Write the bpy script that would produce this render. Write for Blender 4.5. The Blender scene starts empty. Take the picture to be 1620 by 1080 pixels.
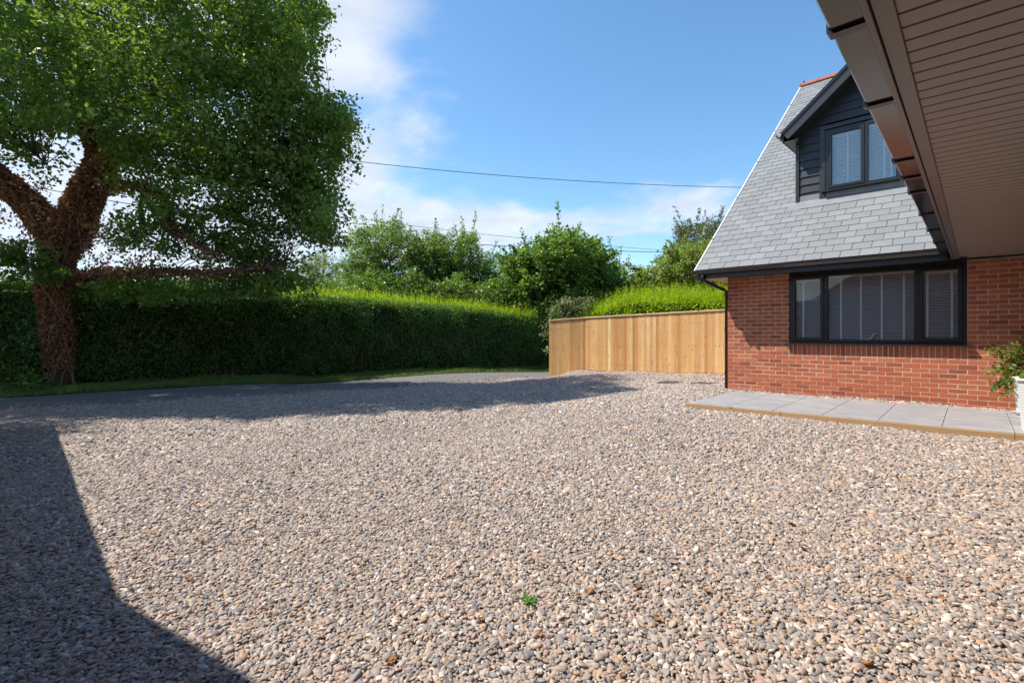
import bpy, math, random
import numpy as np
from mathutils import Vector, Matrix

# ------------------------------------------------------------------ camera, sky, sun, exposure
sc = bpy.context.scene
RAD = math.radians
YAW = RAD(44.37); FPX = 803.4; HORIZ = 528.4
CAM = np.array([4.044, -10.338, 1.068])
cd = bpy.data.cameras.new('camera'); cam = bpy.data.objects.new('camera', cd)
sc.collection.objects.link(cam); sc.camera = cam
cam.location = CAM; cam.rotation_euler = (RAD(90), 0, YAW)
cd.sensor_width = 36; cd.lens = FPX / 1620 * 36
cd.shift_y = -(540 - HORIZ) / 1620
cd.clip_start = 0.05; cd.clip_end = 3000

SUN = Vector((0.925, 0.68, -1.485)).normalized()          # the way the light travels
sun_el = math.asin(-SUN.z); sun_az = math.atan2(-SUN.x, -SUN.y)   # azimuth from +Y towards +X

sd = bpy.data.lights.new('sun', 'SUN'); sun = bpy.data.objects.new('sun', sd)
sc.collection.objects.link(sun)
sd.energy = 2.6; sd.angle = RAD(0.55); sd.color = (1.0, 0.93, 0.83)
sun.rotation_euler = SUN.to_track_quat('-Z', 'Y').to_euler()

w = bpy.data.worlds.new('World'); sc.world = w; w.use_nodes = True
def build_world():
    nt = w.node_tree; nt.nodes.clear(); N = nt.nodes.new; L = nt.links.new
    out = N('ShaderNodeOutputWorld'); bg = N('ShaderNodeBackground'); bg.inputs[1].default_value = 0.15
    sky = N('ShaderNodeTexSky'); sky.sky_type = 'NISHITA'; sky.sun_disc = False
    sky.sun_elevation = sun_el; sky.sun_rotation = sun_az
    sky.air_density = 1.0; sky.dust_density = 0.35; sky.ozone_density = 3.2; sky.altitude = 60
    tc = N('ShaderNodeTexCoord')
    sep = N('ShaderNodeSeparateXYZ'); L(tc.outputs['Generated'], sep.inputs[0])
    def m(op, a, b=None, c=None):
        n = N('ShaderNodeMath'); n.operation = op
        for i, v in enumerate((a, b, c)):
            if v is None: continue
            if isinstance(v, (int, float)): n.inputs[i].default_value = v
            else: L(v, n.inputs[i])
        return n.outputs[0]
    zc = m('ADD', m('MAXIMUM', sep.outputs[2], 0.0), 0.12)
    px = m('DIVIDE', sep.outputs[0], zc); py = m('DIVIDE', sep.outputs[1], zc)
    cmb = N('ShaderNodeCombineXYZ'); L(px, cmb.inputs[0]); L(py, cmb.inputs[1])
    no = N('ShaderNodeTexNoise'); no.inputs['Scale'].default_value = 1.5; no.inputs['Detail'].default_value = 9
    no.inputs['Roughness'].default_value = 0.56; no.inputs['Distortion'].default_value = 0.35
    L(cmb.outputs[0], no.inputs['Vector'])
    def lobe(u, v, su, sv, amp):
        # a bank of cloud (a clearing where amp is negative) in one direction of the sky, soft, its outline broken up by the noise
        d = ray(u, v); d = Vector(d).normalized()
        az = math.atan2(d.x, d.y); el = math.asin(d.z)
        a = m('SUBTRACT', azn, az); e = m('SUBTRACT', eln, el)
        a = m('DIVIDE', a, su); e = m('DIVIDE', e, sv)
        r = m('ADD', m('MULTIPLY', a, a), m('MULTIPLY', e, e))
        return m('MULTIPLY', m('POWER', 2.718, m('MULTIPLY', r, -1.0)), amp)
    azn = m('ARCTAN2', sep.outputs[0], sep.outputs[1]); eln = m('ARCSINE', sep.outputs[2])
    tot = m('ADD', no.outputs[0], 0.075)  # extra cloud all over, added for fill light; negative lobes clear the view
    for a in ((540, 70, .085, .15, .23), (630, 10, .11, .06, .11), (555, 275, .09, .06, .18), (430, 420, .24, .10, .20),
              (680, 352, .24, .05, .30), (880, 362, .22, .04, .21), (1110, 328, .18, .04, .21), (1180, 265, .1, .03, .04),
              (960, 150, .46, .27, -.13), (1250, 120, .3, .3, -.08), (1000, 200, .10, .03, .05), (330, 130, .22, .3, .18), (40, 330, .35, .2, .22), (1050, 410, .25, .03, .06)):
        tot = m('ADD', tot, lobe(*a))
    mr = N('ShaderNodeMapRange'); mr.interpolation_type = 'SMOOTHSTEP'
    mr.inputs['From Min'].default_value = 0.56; mr.inputs['From Max'].default_value = 0.86
    L(tot, mr.inputs['Value'])
    fac = m('MULTIPLY', mr.outputs[0], 0.88)
    hsv = N('ShaderNodeHueSaturation'); hsv.inputs['Saturation'].default_value = 1.12; hsv.inputs['Hue'].default_value = .493; hsv.inputs['Value'].default_value = .50
    L(sky.outputs[0], hsv.inputs['Color'])
    mix = N('ShaderNodeMixRGB'); L(fac, mix.inputs[0]); L(hsv.outputs[0], mix.inputs[1])
    n2 = N('ShaderNodeTexNoise'); n2.inputs['Scale'].default_value = 3.1; n2.inputs['Detail'].default_value = 6; n2.inputs['Roughness'].default_value = .6; L(cmb.outputs[0], n2.inputs['Vector'])
    cr = N('ShaderNodeMixRGB'); L(m('MULTIPLY', m('SUBTRACT', n2.outputs[0], .3), 2.2), cr.inputs[0]); cr.use_clamp = False
    cr.inputs[1].default_value = (1.6, 1.75, 2.0, 1); cr.inputs[2].default_value = (2.25, 2.35, 2.55, 1); L(cr.outputs[0], mix.inputs[2])
    L(mix.outputs[0], bg.inputs[0]); L(bg.outputs[0], out.inputs[0])

FW = np.array([-math.sin(YAW), math.cos(YAW), 0]); RT = np.array([math.cos(YAW), math.sin(YAW), 0])
def ray(u, v): return FW + (u - 810) / FPX * RT + np.array([0, 0, (HORIZ - v) / FPX])   # photo pixel -> direction (unit depth)
def at_d(u, v, Z): return CAM + ray(u, v) * Z
def at_z(u, v, z): d = ray(u, v); return CAM + d * ((z - CAM[2]) / d[2])
def at_y(u, v, y): d = ray(u, v); return CAM + d * ((y - CAM[1]) / d[1])
def project(P):
    d = np.asarray(P, float) - CAM
    Z = d @ FW; return 810 + FPX * (d @ RT) / Z, HORIZ - FPX * d[..., 2] / Z, Z
build_world()
sc.view_settings.view_transform = 'Standard'; sc.view_settings.look = 'None'
sc.view_settings.exposure = 1.60; sc.view_settings.gamma = 1.0; sc.view_settings.use_curve_mapping = False
sc.cycles.max_bounces = 12; sc.cycles.diffuse_bounces = 8; sc.cycles.transmission_bounces = 12; sc.cycles.transparent_max_bounces = 12
sc.cycles.use_denoising = True

# ------------------------------------------------------------------ helpers
C = sc.collection
rng = np.random.default_rng(7); random.seed(7)

class Mat:
    def __init__(s, name):
        s.m = bpy.data.materials.new(name); s.m.use_nodes = True; s.nt = s.m.node_tree; s.nt.nodes.clear()
        s.out = s.n('ShaderNodeOutputMaterial'); s.b = s.n('ShaderNodeBsdfPrincipled'); s.l(s.b.outputs[0], s.out.inputs[0])
    def n(s, t, **kw):
        nd = s.nt.nodes.new(t)
        for k, v in kw.items(): setattr(nd, k, v)
        return nd
    def l(s, a, b): s.nt.links.new(a, b)
    def set(s, sock, v):
        i = s.b.inputs[sock]
        if hasattr(v, 'is_output'): s.l(v, i)
        else: i.default_value = (*v, 1) if isinstance(v, tuple) and len(v) == 3 else v
    def math(s, op, a, b=0.0, c=0.0):
        n = s.n('ShaderNodeMath', operation=op)
        for i, v in enumerate((a, b, c)):
            if hasattr(v, 'is_output'): s.l(v, n.inputs[i])
            else: n.inputs[i].default_value = v
        return n.outputs[0]
    def coord(s, kind='Object', scale=(1, 1, 1)):
        tc = s.n('ShaderNodeTexCoord'); mp = s.n('ShaderNodeMapping'); mp.inputs['Scale'].default_value = scale
        if kind == 'World':
            g = s.n('ShaderNodeNewGeometry'); s.l(g.outputs['Position'], mp.inputs[0])
        else: s.l(tc.outputs[kind], mp.inputs[0])
        return mp.outputs[0]
    def noise(s, vec, scale, detail=4, rough=.55, dist=0.0):
        n = s.n('ShaderNodeTexNoise'); s.l(vec, n.inputs['Vector'])
        n.inputs['Scale'].default_value = scale; n.inputs['Detail'].default_value = detail
        n.inputs['Roughness'].default_value = rough; n.inputs['Distortion'].default_value = dist
        return n.outputs['Fac']
    def voro(s, vec, scale, feature='F1', out='Distance'):
        n = s.n('ShaderNodeTexVoronoi', feature=feature); s.l(vec, n.inputs['Vector']); n.inputs['Scale'].default_value = scale
        return n.outputs[out]
    def ramp(s, fac, stops, interp='LINEAR'):
        r = s.n('ShaderNodeValToRGB'); s.l(fac, r.inputs[0]); r.color_ramp.interpolation = interp
        el = r.color_ramp.elements
        while len(el) < len(stops): el.new(0.5)
        for e, (p, c) in zip(el, stops): e.position = p; e.color = (*c, 1)
        return r.outputs[0]
    def mix(s, fac, a, b, mode='MIX'):
        n = s.n('ShaderNodeMixRGB', blend_type=mode)
        for i, v in enumerate((fac, a, b)):
            if hasattr(v, 'is_output'): s.l(v, n.inputs[i])
            else: n.inputs[i].default_value = v if i == 0 else (*v, 1)
        return n.outputs[0]
    def rnd(s):                                   # one random number per piece, whether its own object or an island of a joined mesh
        o = s.n('ShaderNodeObjectInfo'); g = s.n('ShaderNodeNewGeometry')
        return s.math('FRACT', s.math('ADD', o.outputs['Random'], g.outputs['Random Per Island']))
    def bump(s, h, strength=.3, dist=.01):
        b = s.n('ShaderNodeBump'); b.inputs['Strength'].default_value = strength; b.inputs['Distance'].default_value = dist
        s.l(h, b.inputs['Height']); s.l(b.outputs[0], s.b.inputs['Normal'])

MB_ALL = {}
class MB:
    """collects faces; build() links them as one mesh object"""
    def __init__(s): s.v = []; s.f = []
    def add(s, vs, fs):
        o = len(s.v); s.v += [tuple(map(float, p)) for p in vs]; s.f += [tuple(i + o for i in f) for f in fs]; return s
    def box(s, x0, x1, y0, y1, z0, z1, fr=None):
        vs = [(x, y, z) for z in (z0, z1) for y in (y0, y1) for x in (x0, x1)]
        if fr is not None: vs = [fr(*p) for p in vs]
        return s.add(vs, [(0, 2, 3, 1), (4, 5, 7, 6), (0, 1, 5, 4), (2, 6, 7, 3), (0, 4, 6, 2), (1, 3, 7, 5)])
    def cbox(s, x0, x1, y0, y1, z0, z1, c, fr=None):
        """box with every edge chamfered by c"""
        X, Y, Zz = (x0, x1), (y0, y1), (z0, z1); vs = []; idx = {}
        for i in (0, 1):
            for j in (0, 1):
                for k in (0, 1):
                    p = (X[i], Y[j], Zz[k]); sg = (1 - 2 * i, 1 - 2 * j, 1 - 2 * k)
                    for a in range(3):
                        q = [p[t] + (0 if t == a else sg[t] * c) for t in range(3)]
                        idx[i, j, k, a] = len(vs); vs.append(tuple(q))
        fs = []
        for a in range(3):
            b, d = [(1, 2), (0, 2), (0, 1)][a]
            for e in (0, 1):
                q = []
                for (p1, p2) in ((0, 0), (1, 0), (1, 1), (0, 1)):
                    t = [0, 0, 0]; t[a] = e; t[b] = p1; t[d] = p2; q.append(idx[(*t, a)])
                fs.append(tuple(q))
        for a in range(3):
            b, d = [(1, 2), (0, 2), (0, 1)][a]
            for p1 in (0, 1):
                for p2 in (0, 1):
                    t0 = [0, 0, 0]; t1 = [0, 0, 0]; t1[a] = 1
                    t0[b] = t1[b] = p1; t0[d] = t1[d] = p2
                    fs.append((idx[(*t0, b)], idx[(*t1, b)], idx[(*t1, d)], idx[(*t0, d)]))
        for i in (0, 1):
            for j in (0, 1):
                for k in (0, 1): fs.append((idx[i, j, k, 0], idx[i, j, k, 1], idx[i, j, k, 2]))
        if fr is not None: vs = [fr(*p) for p in vs]
        return s.add(vs, fs)
    def tube(s, pts, rad, seg=8, cap=True):
        P = [np.array(p, float) for p in pts]; n = len(P)
        R = rad if hasattr(rad, '__len__') else [rad] * n
        vs = []; ref = None
        for i in range(n):
            t = P[min(i + 1, n - 1)] - P[max(i - 1, 0)]; t /= (np.linalg.norm(t) + 1e-9)
            if ref is None: ref = np.array([0, 0, 1.]) if abs(t[2]) < .9 else np.array([1., 0, 0])
            a = np.cross(t, ref); a /= (np.linalg.norm(a) + 1e-9); b = np.cross(t, a); ref = -np.cross(t, a) if False else ref
            for k in range(seg):
                th = 2 * math.pi * k / seg; vs.append(P[i] + R[i] * (math.cos(th) * a + math.sin(th) * b))
        fs = [(i * seg + k, i * seg + (k + 1) % seg, (i + 1) * seg + (k + 1) % seg, (i + 1) * seg + k) for i in range(n - 1) for k in range(seg)]
        if cap: fs += [tuple(range(seg))[::-1], tuple((n - 1) * seg + k for k in range(seg))]
        return s.add(vs, fs)
    def prism(s, poly, ext, shift=(0, 0, 0)):
        """poly: 3D points of one cap, ext: vector"""
        poly = [np.array(p, float) + np.array(shift) for p in poly]; e = np.array(ext); n = len(poly); vs = [np.array(p, float) for p in poly] + [np.array(p, float) + e for p in poly]
        return s.add(vs, [tuple(range(n))[::-1], tuple(range(n, 2 * n))] + [(i, (i + 1) % n, n + (i + 1) % n, n + i) for i in range(n)])
    def mesh(s, name, mat, smooth=False):
        me = bpy.data.meshes.new(name); me.from_pydata(s.v, [], s.f); me.materials.append(mat)
        if smooth: me.shade_smooth()
        return me
    def build(s, name, mat, parent=None, smooth=False): return link(name, s.mesh(name, mat, smooth), parent)

def link(name, me, parent=None, loc=None):
    o = bpy.data.objects.new(name, me); C.objects.link(o)
    if parent is not None: o.parent = parent
    if loc is not None: o.location = loc
    return o
def empty(name, loc=(0, 0, 0)):
    o = bpy.data.objects.new(name, None); C.objects.link(o); o.location = loc; o.empty_display_size = .2; return o
def tag(o, label, cat, group=None):
    o['label'] = label; o['category'] = cat
    if group: o['group'] = group
    return o
def struct(o, label=None):
    o['kind'] = 'structure'
    if label: o['label'] = label
    return o
def fast_mesh(name, V, nper, mat):
    """V (N,nper,3): N polygons of nper corners"""
    N = len(V); me = bpy.data.meshes.new(name)
    me.vertices.add(N * nper); me.vertices.foreach_set('co', np.ascontiguousarray(V, dtype=np.float32).ravel())
    me.loops.add(N * nper); me.loops.foreach_set('vertex_index', np.arange(N * nper, dtype=np.int32))
    me.polygons.add(N); me.polygons.foreach_set('loop_start', np.arange(0, N * nper, nper, dtype=np.int32))
    me.polygons.foreach_set('loop_total', np.full(N, nper, dtype=np.int32))
    me.update(calc_edges=True); me.materials.append(mat); return me
def unit(a): return a / (np.linalg.norm(a, axis=-1, keepdims=True) + 1e-9)
def leaf_quads(P, size, aspect=.55, up=.5, axis=None, spread=1.0, fold=.25, r=rng):
    """leaf-shaped four-corner faces at P; up: how far the blade turns to the sky; axis: preferred growing direction"""
    N = len(P); n = unit(r.normal(size=(N, 3)) + np.array([0, 0, up * 2.2]))
    a = unit(r.normal(size=(N, 3)) * spread + (0 if axis is None else np.asarray(axis)))
    a = unit(a - n * (a * n).sum(1, keepdims=True)); b = np.cross(n, a)
    s = (np.asarray(size) * r.uniform(.65, 1.25, N))[:, None]
    base = P; tip = P + a * s; mid = P + a * s * .5
    return np.stack([base, mid + b * s * aspect * .5 + n * s * fold * .3, tip - n * s * fold * .2, mid - b * s * aspect * .5 + n * s * fold * .3], 1)

# ------------------------------------------------------------------ materials
def foliage(name, dark, mid, light, trans=.35, rough=.5, brown=None, brown_amt=.0):
    M = Mat(name); r = M.rnd()
    stops = [(0, dark), (.45, mid), (1, light)]
    col = M.ramp(r, stops)
    big = M.noise(M.coord('World'), .9, 2)
    col = M.mix(M.math('MULTIPLY', big, .5), col, mid)
    if brown:
        col = M.mix(M.math('GREATER_THAN', M.math('FRACT', M.math('MULTIPLY', r, 37.7)), 1 - brown_amt), col, brown)
    M.set('Base Color', col); M.set('Roughness', rough); M.set('Specular IOR Level', .5)
    tr = M.n('ShaderNodeBsdfTranslucent'); hs = M.n('ShaderNodeHueSaturation')
    hs.inputs['Hue'].default_value = .485; hs.inputs['Saturation'].default_value = 1.15; hs.inputs['Value'].default_value = 1.35
    M.l(col, hs.inputs['Color']); M.l(hs.outputs[0], tr.inputs[0])
    mx = M.n('ShaderNodeMixShader'); mx.inputs[0].default_value = trans
    M.l(M.b.outputs[0], mx.inputs[1]); M.l(tr.outputs[0], mx.inputs[2]); M.l(mx.outputs[0], M.out.inputs[0])
    return M.m
def plain(name, col, rough=.5, spec=.5, var=.0, scale=4, metal=0, bump=0.0, bscale=60):
    M = Mat(name); c = M.coord('World')
    if var:
        n = M.noise(c, scale, 5)
        M.set('Base Color', M.mix(n, tuple(x * (1 - var) for x in col), tuple(min(1, x * (1 + var)) for x in col)))
    else: M.set('Base Color', col)
    M.set('Roughness', rough); M.set('Specular IOR Level', spec); M.set('Metallic', metal)
    if bump: M.bump(M.noise(c, bscale, 4), bump, .004)
    return M.m

mt = {}
def mk_pebble(name):
    M = Mat(name); o = M.n('ShaderNodeObjectInfo')
    pal = [(0.171, 0.162, 0.162), (0.345, 0.266, 0.206), (0.257, 0.219, 0.195), (0.397, 0.306, 0.232), (0.282, 0.21, 0.171), (0.214, 0.199, 0.191), (0.361, 0.24, 0.179), (0.313, 0.27, 0.234), (0.452, 0.381, 0.322), (0.127, 0.121, 0.122), (0.376, 0.246, 0.149), (0.319, 0.241, 0.204), (0.243, 0.209, 0.181), (0.526, 0.463, 0.409), (0.331, 0.282, 0.249), (0.202, 0.189, 0.197)]
    col = M.ramp(o.outputs['Random'], [(i / len(pal), c) for i, c in enumerate(pal)], 'CONSTANT')
    n = M.noise(M.coord('Object'), 1.6, 5, .6)
    col = M.mix(M.math('MULTIPLY', n, .55), col, M.mix(.5, col, (.36, .30, .25)))
    M.set('Base Color', col); M.set('Roughness', .62); M.set('Specular IOR Level', .3); return M.m
mt['pebble'] = mk_pebble('pebble')
def mk_gravel_base():
    M = Mat('gravel_bed'); c = M.coord('World'); 
    v = M.n('ShaderNodeTexVoronoi'); M.l(c, v.inputs['Vector']); v.inputs['Scale'].default_value = 34
    sx = M.n('ShaderNodeSeparateColor'); M.l(v.outputs['Color'], sx.inputs[0])
    col = M.ramp(sx.outputs[0], [(0, (.11, .10, .10)), (.25, (.21, .17, .135)), (.5, (.17, .155, .14)), (.75, (.25, .20, .16)), (1, (.32, .28, .24))])
    M.set('Base Color', M.mix(M.math('MULTIPLY', v.outputs['Distance'], .9), col, (.05, .043, .038)))
    M.set('Roughness', .85); M.bump(M.math('SUBTRACT', 1.0, v.outputs['Distance']), .9, .02); return M.m
mt['gravel_bed'] = mk_gravel_base()
def mk_asphalt():
    M = Mat('asphalt'); c = M.coord('World')
    n = M.noise(c, 55, 6, .7); b = M.noise(c, .7, 5, .6)
    col = M.mix(n, (.075, .073, .072), (.17, .162, .155))
    col = M.mix(M.math('MULTIPLY', b, .7), col, (.15, .14, .13))
    v = M.voro(c, 26); col = M.mix(M.math('LESS_THAN', v, .16), col, (.26, .24, .22))
    M.set('Base Color', col); M.set('Roughness', .85); M.bump(n, .5, .006); return M.m
mt['asphalt'] = mk_asphalt()
mt['soil'] = plain('soil', (.075, .058, .038), .95, .2, .4, 3, bump=.6, bscale=25)
def mk_grass_ground():
    M = Mat('grass_ground'); c = M.coord('World')
    col = M.ramp(M.noise(c, 2.5, 6, .65), [(.3, (.07, .12, .03)), (.55, (.10, .16, .04)), (.75, (.16, .155, .07))])
    M.set('Base Color', col); M.set('Roughness', .9); M.bump(M.noise(c, 40, 4), .8, .02); return M.m
mt['grass_ground'] = mk_grass_ground()
mt['grass'] = foliage('grass_blades', (0.1, 0.18, 0.035), (0.15, 0.25, 0.055), (0.23, 0.29, 0.085), 0.42, .6, (.2, .16, .08), .08)
def mk_brick():
    M = Mat('brick'); r = M.rnd(); c = M.coord('World')
    col = M.ramp(r, [(0, (.24, .066, .036)), (.3, (.37, .104, .048)), (.6, (.47, .143, .062)), (.85, (.41, .117, .053)), (1, (.53, .18, .078))])
    n = M.noise(c, 22, 6, .65); n2 = M.noise(c, 140, 3, .6)
    col = M.mix(M.math('MULTIPLY', n, .55), col, (.32, .09, .05))
    col = M.mix(M.math('MULTIPLY', M.math('GREATER_THAN', n2, .62), .35), col, (.16, .06, .045))
    M.set('Base Color', col); M.set('Roughness', .85); M.set('Specular IOR Level', .25); M.bump(M.math('ADD', n2, n), .45, .004); return M.m
mt['brick'] = mk_brick()
mt['mortar'] = plain('mortar', (.50, .41, .325), .95, .2, .22, 12, bump=.5, bscale=120)
def mk_far_brick():
    M = Mat('brickwork'); b = M.n('ShaderNodeTexBrick'); c = M.coord('World'); 
    sp = M.n('ShaderNodeSeparateXYZ'); M.l(c, sp.inputs[0]); cm = M.n('ShaderNodeCombineXYZ')
    M.l(M.math('ADD', sp.outputs[0], sp.outputs[1]), cm.inputs[0]); M.l(sp.outputs[2], cm.inputs[1]); M.l(cm.outputs[0], b.inputs['Vector'])
    b.inputs['Scale'].default_value = 1; b.inputs['Brick Width'].default_value = .225; b.inputs['Row Height'].default_value = .075
    b.inputs['Mortar Size'].default_value = .005; b.inputs['Color1'].default_value = (.30, .08, .042, 1); b.inputs['Color2'].default_value = (.38, .11, .055, 1)
    b.inputs['Mortar'].default_value = (.46, .38, .3, 1); M.set('Base Color', b.outputs['Color']); M.set('Roughness', .85)
    M.bump(b.outputs['Fac'], -.5, .006); return M.m
mt['brickwork'] = mk_far_brick()
def mk_slate():
    M = Mat('slate'); r = M.rnd(); c = M.coord('World')
    col = M.ramp(r, [(0, (.165, .175, .18)), (.5, (.19, .20, .205)), (1, (.225, .235, .238))])
    n = M.noise(M.coord('World', (1, 1, 1)), 5, 7, .68, .6); n2 = M.noise(c, 60, 4, .6)
    col = M.mix(M.math('MULTIPLY', n, .6), col, (.20, .205, .205))
    col = M.mix(M.math('MULTIPLY', M.math('GREATER_THAN', n, .62), .3), col, (.10, .10, .10))
    M.set('Base Color', col); M.set('Roughness', .5); M.set('Specular IOR Level', .45); M.bump(M.math('ADD', n2, n), .35, .004); return M.m
mt['slate'] = mk_slate()
mt['underlay'] = plain('roof_underlay', (.03, .03, .032), .9)
mt['verge_white'] = plain('verge_white', (.66, .68, .70), .5, .4, .1)
mt['ridge'] = plain('terracotta', (.34, .10, .06), .8, .3, .25, 6, bump=.3)
mt['black_pvc'] = plain('black_pvc', (.012, .0125, .014), .28, .5, .2, 3)
mt['anthracite'] = plain('anthracite_paint', (.016, .017, .019), .42, .5, .25, 5, bump=.12, bscale=90)
mt['gutter'] = plain('gutter_pvc', (.020, .016, .015), .14, .7)
def mk_wood_pvc(name, a, b, rough):
    M = Mat(name); c = M.coord('World', (1.5, 1.5, 40) if name == 'fascia_pvc' else (2.0, 45, 45))
    n = M.noise(c, 1.6, 6, .65); M.set('Base Color', M.mix(n, a, b)); M.set('Roughness', rough); M.bump(n, .12, .002); return M.m
mt['soffit'] = mk_wood_pvc('soffit_pvc', (.175, .135, .118), (.235, .188, .167), .36)
mt['fascia'] = mk_wood_pvc('fascia_pvc', (.085, .067, .060), (.125, .10, .09), .30)
mt['window_pvc'] = plain('window_frame_black', (.008, .0085, .0095), .36, .5, .2, 4, bump=.08, bscale=120)
mt['lead'] = plain('lead_flashing', (.20, .205, .215), .5, .5, .3, 6, bump=.3, bscale=14)
def mk_glass():
    M = Mat('window_glass'); t = M.n('ShaderNodeBsdfTransparent'); t.inputs[0].default_value = (.93, .95, .95, 1)
    g = M.n('ShaderNodeBsdfGlossy'); g.inputs['Roughness'].default_value = .015; g.inputs[0].default_value = (.95, .97, 1, 1)
    f = M.n('ShaderNodeFresnel'); f.inputs[0].default_value = 1.55
    mx = M.n('ShaderNodeMixShader'); M.l(M.math('ADD', M.math('MULTIPLY', f.outputs[0], 1.1), .02), mx.inputs[0])
    M.l(t.outputs[0], mx.inputs[1]); M.l(g.outputs[0], mx.inputs[2]); M.l(mx.outputs[0], M.out.inputs[0]); return M.m
mt['glass'] = mk_glass()
mt['blind'] = plain('blind_slat', (.90, .89, .87), .5, .4)
mt['tape'] = plain('blind_tape', (.74, .78, .84), .8, .2)
mt['room'] = plain('room_wall', (.45, .44, .42), .9)
def mk_paving():
    M = Mat('porcelain_paving'); c = M.coord('World', (1, 2.2, 1)); r = M.rnd()
    n = M.noise(c, 2.2, 7, .66, 1.2)
    col = M.ramp(n, [(.28, (.20, .195, .20)), (.5, (.285, .28, .285)), (.7, (.36, .355, .35))])
    col = M.mix(M.math('MULTIPLY', r, .2), col, (.31, .305, .305))
    M.set('Base Color', col); M.set('Roughness', .55); M.bump(M.noise(c, 60, 3), .1, .003); return M.m
mt['paving'] = mk_paving()
def mk_timber(name, cols, zs=True):
    M = Mat(name); r = M.rnd(); o = M.n('ShaderNodeObjectInfo')
    cv = M.n('ShaderNodeCombineXYZ'); M.l(M.math('MULTIPLY', r, 37.0), cv.inputs[0]); M.l(M.math('MULTIPLY', r, 11.0), cv.inputs[2])
    ad = M.n('ShaderNodeVectorMath', operation='ADD'); M.l(M.coord('World', (14, 14, .8) if zs else (1.2, 14, 14)), ad.inputs[0]); M.l(cv.outputs[0], ad.inputs[1])
    g = M.noise(ad.outputs[0], 1.6, 6, .62, 1.0)
    base = M.ramp(r, [(i / (len(cols) - 1), c) for i, c in enumerate(cols)])
    gc = M.ramp(g, [(.36, (0, 0, 0)), (.62, (1, 1, 1))]); st = M.ramp(M.noise(M.coord('World', (1.2, 1.2, .7)), 2.2, 5, .7), [(.42, (0, 0, 0)), (.68, (1, 1, 1))])
    col = M.mix(M.math('MULTIPLY', gc, .55), base, M.mix(.5, base, (.26, .12, .035)))
    col = M.mix(M.math('MULTIPLY', st, .28), col, (.44, .22, .08))
    ad2 = M.n('ShaderNodeVectorMath', operation='ADD'); M.l(M.coord('World', (9, 9, 4.5) if zs else (3, 9, 9)), ad2.inputs[0]); M.l(cv.outputs[0], ad2.inputs[1])
    k = M.voro(ad2.outputs[0], .9)
    col = M.mix(M.math('MULTIPLY', M.math('LESS_THAN', k, .10), .8), col, (.10, .045, .018))
    M.set('Base Color', col); M.set('Roughness', .75); M.set('Specular IOR Level', .25); M.bump(g, .3, .004); return M.m
mt['fence'] = mk_timber('fence_timber', [(.50, .235, .08), (.70, .42, .165), (.80, .54, .25), (.60, .31, .11), (.74, .46, .19), (.55, .29, .11), (.84, .62, .33)])
mt['capping'] = mk_timber('capping_timber', [(.66, .46, .24), (.74, .55, .32)], False)
mt['edging'] = mk_timber('edging_timber', [(.34, .23, .12), (.42, .29, .16)], False)
mt['planter'] = plain('white_planter', (.80, .80, .80), .45, .5)
mt['compost'] = plain('compost', (.03, .02, .014), .95)
mt['cover_metal'] = plain('cover_metal', (.035, .037, .042), .5, .5, .4, 9, bump=.6, bscale=50)
mt['bark'] = plain('bark', (.075, .055, .042), .95, .2, .45, 7, bump=1.0, bscale=18)
mt['cable'] = plain('cable', (.02, .02, .022), .6)
mt['oak_leaf'] = foliage('oak_leaf', (0.072, 0.135, 0.032), (0.125, 0.215, 0.044), (0.23, 0.32, 0.066), 0.5)
mt['dead_ivy'] = foliage('dead_ivy', (0.2, 0.09, 0.045), (0.32, 0.15, 0.075), (0.44, 0.25, 0.14), 0.25, .7)
mt['vine'] = plain('vine_stem', (.30, .19, .12), .9, .2, .4, 20)
mt['hedge_leaf'] = foliage('hedge_leaf', (0.068, 0.165, 0.052), (0.112, 0.245, 0.068), (0.18, 0.33, 0.085), 0.42, .42)
mt['hedge_wild'] = foliage('hedge_wild_leaf', (0.06, 0.12, 0.033), (0.105, 0.185, 0.045), (0.21, 0.26, 0.06), 0.45, .45, (.10, .06, .02), .03)
mt['shoot'] = foliage('hedge_shoot', (0.17, 0.3, 0.015), (0.27, 0.42, 0.02), (0.38, 0.5, 0.04), 0.6, .45)
mt['hedge_core'] = plain('hedge_core', (.022, .032, .012), 1.0, .1, .5, 6)

# ------------------------------------------------------------------ ground
GP = np.array([(-10.6, -10.2, -.52), (-10.2, -8, -.52), (-9.6, -5.4, -.52), (-8.9, -2.7, -.52), (-8.2, .4, -.51), (-7.557, 3.416, -.505), (-6.22, 3.75, -.16), (-4, 3.8, -.10), (-1.54, 3.78, -.05),
    (0, 0, -.05), (0, -2.8, -.075), (2, -2.9, -.08), (4.5, -2.9, -.09), (5, -.4, -.04), (2.5, -.4, -.035), (.4, -1.2, -.05), (4, -10.3, -.36), (0, -9.8, -.38), (-5, -9.8, -.46), (-3.5, -2.5, -.30), (-2, -6, -.34),
    (2, -6, -.25), (-5.5, -.5, -.42), (-6.5, -5, -.46), (-3, 1, -.2), (-6.9, -9.7, -.49), (-14.1, -10.2, -.52), (-12.5, -3, -.52), (-10.1, 6.4, -.52), (-8.5, 8, -.5), (-16, -10, -.38),
    (-14.2, -4, -.38), (-12.3, 2, -.38), (-10.8, 7.2, -.38), (-9.5, 12, -.4), (-22, -12, -.4), (-20, 4, -.4), (-16, 16, -.4), (-6, 14, -.4), (6, 12, -.3), (10, 0, -.1), (10, -12, -.35), (0, -16, -.4), (-12, -18, -.5), (-30, 20, -.4), (-30, -10, -.4)])
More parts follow.
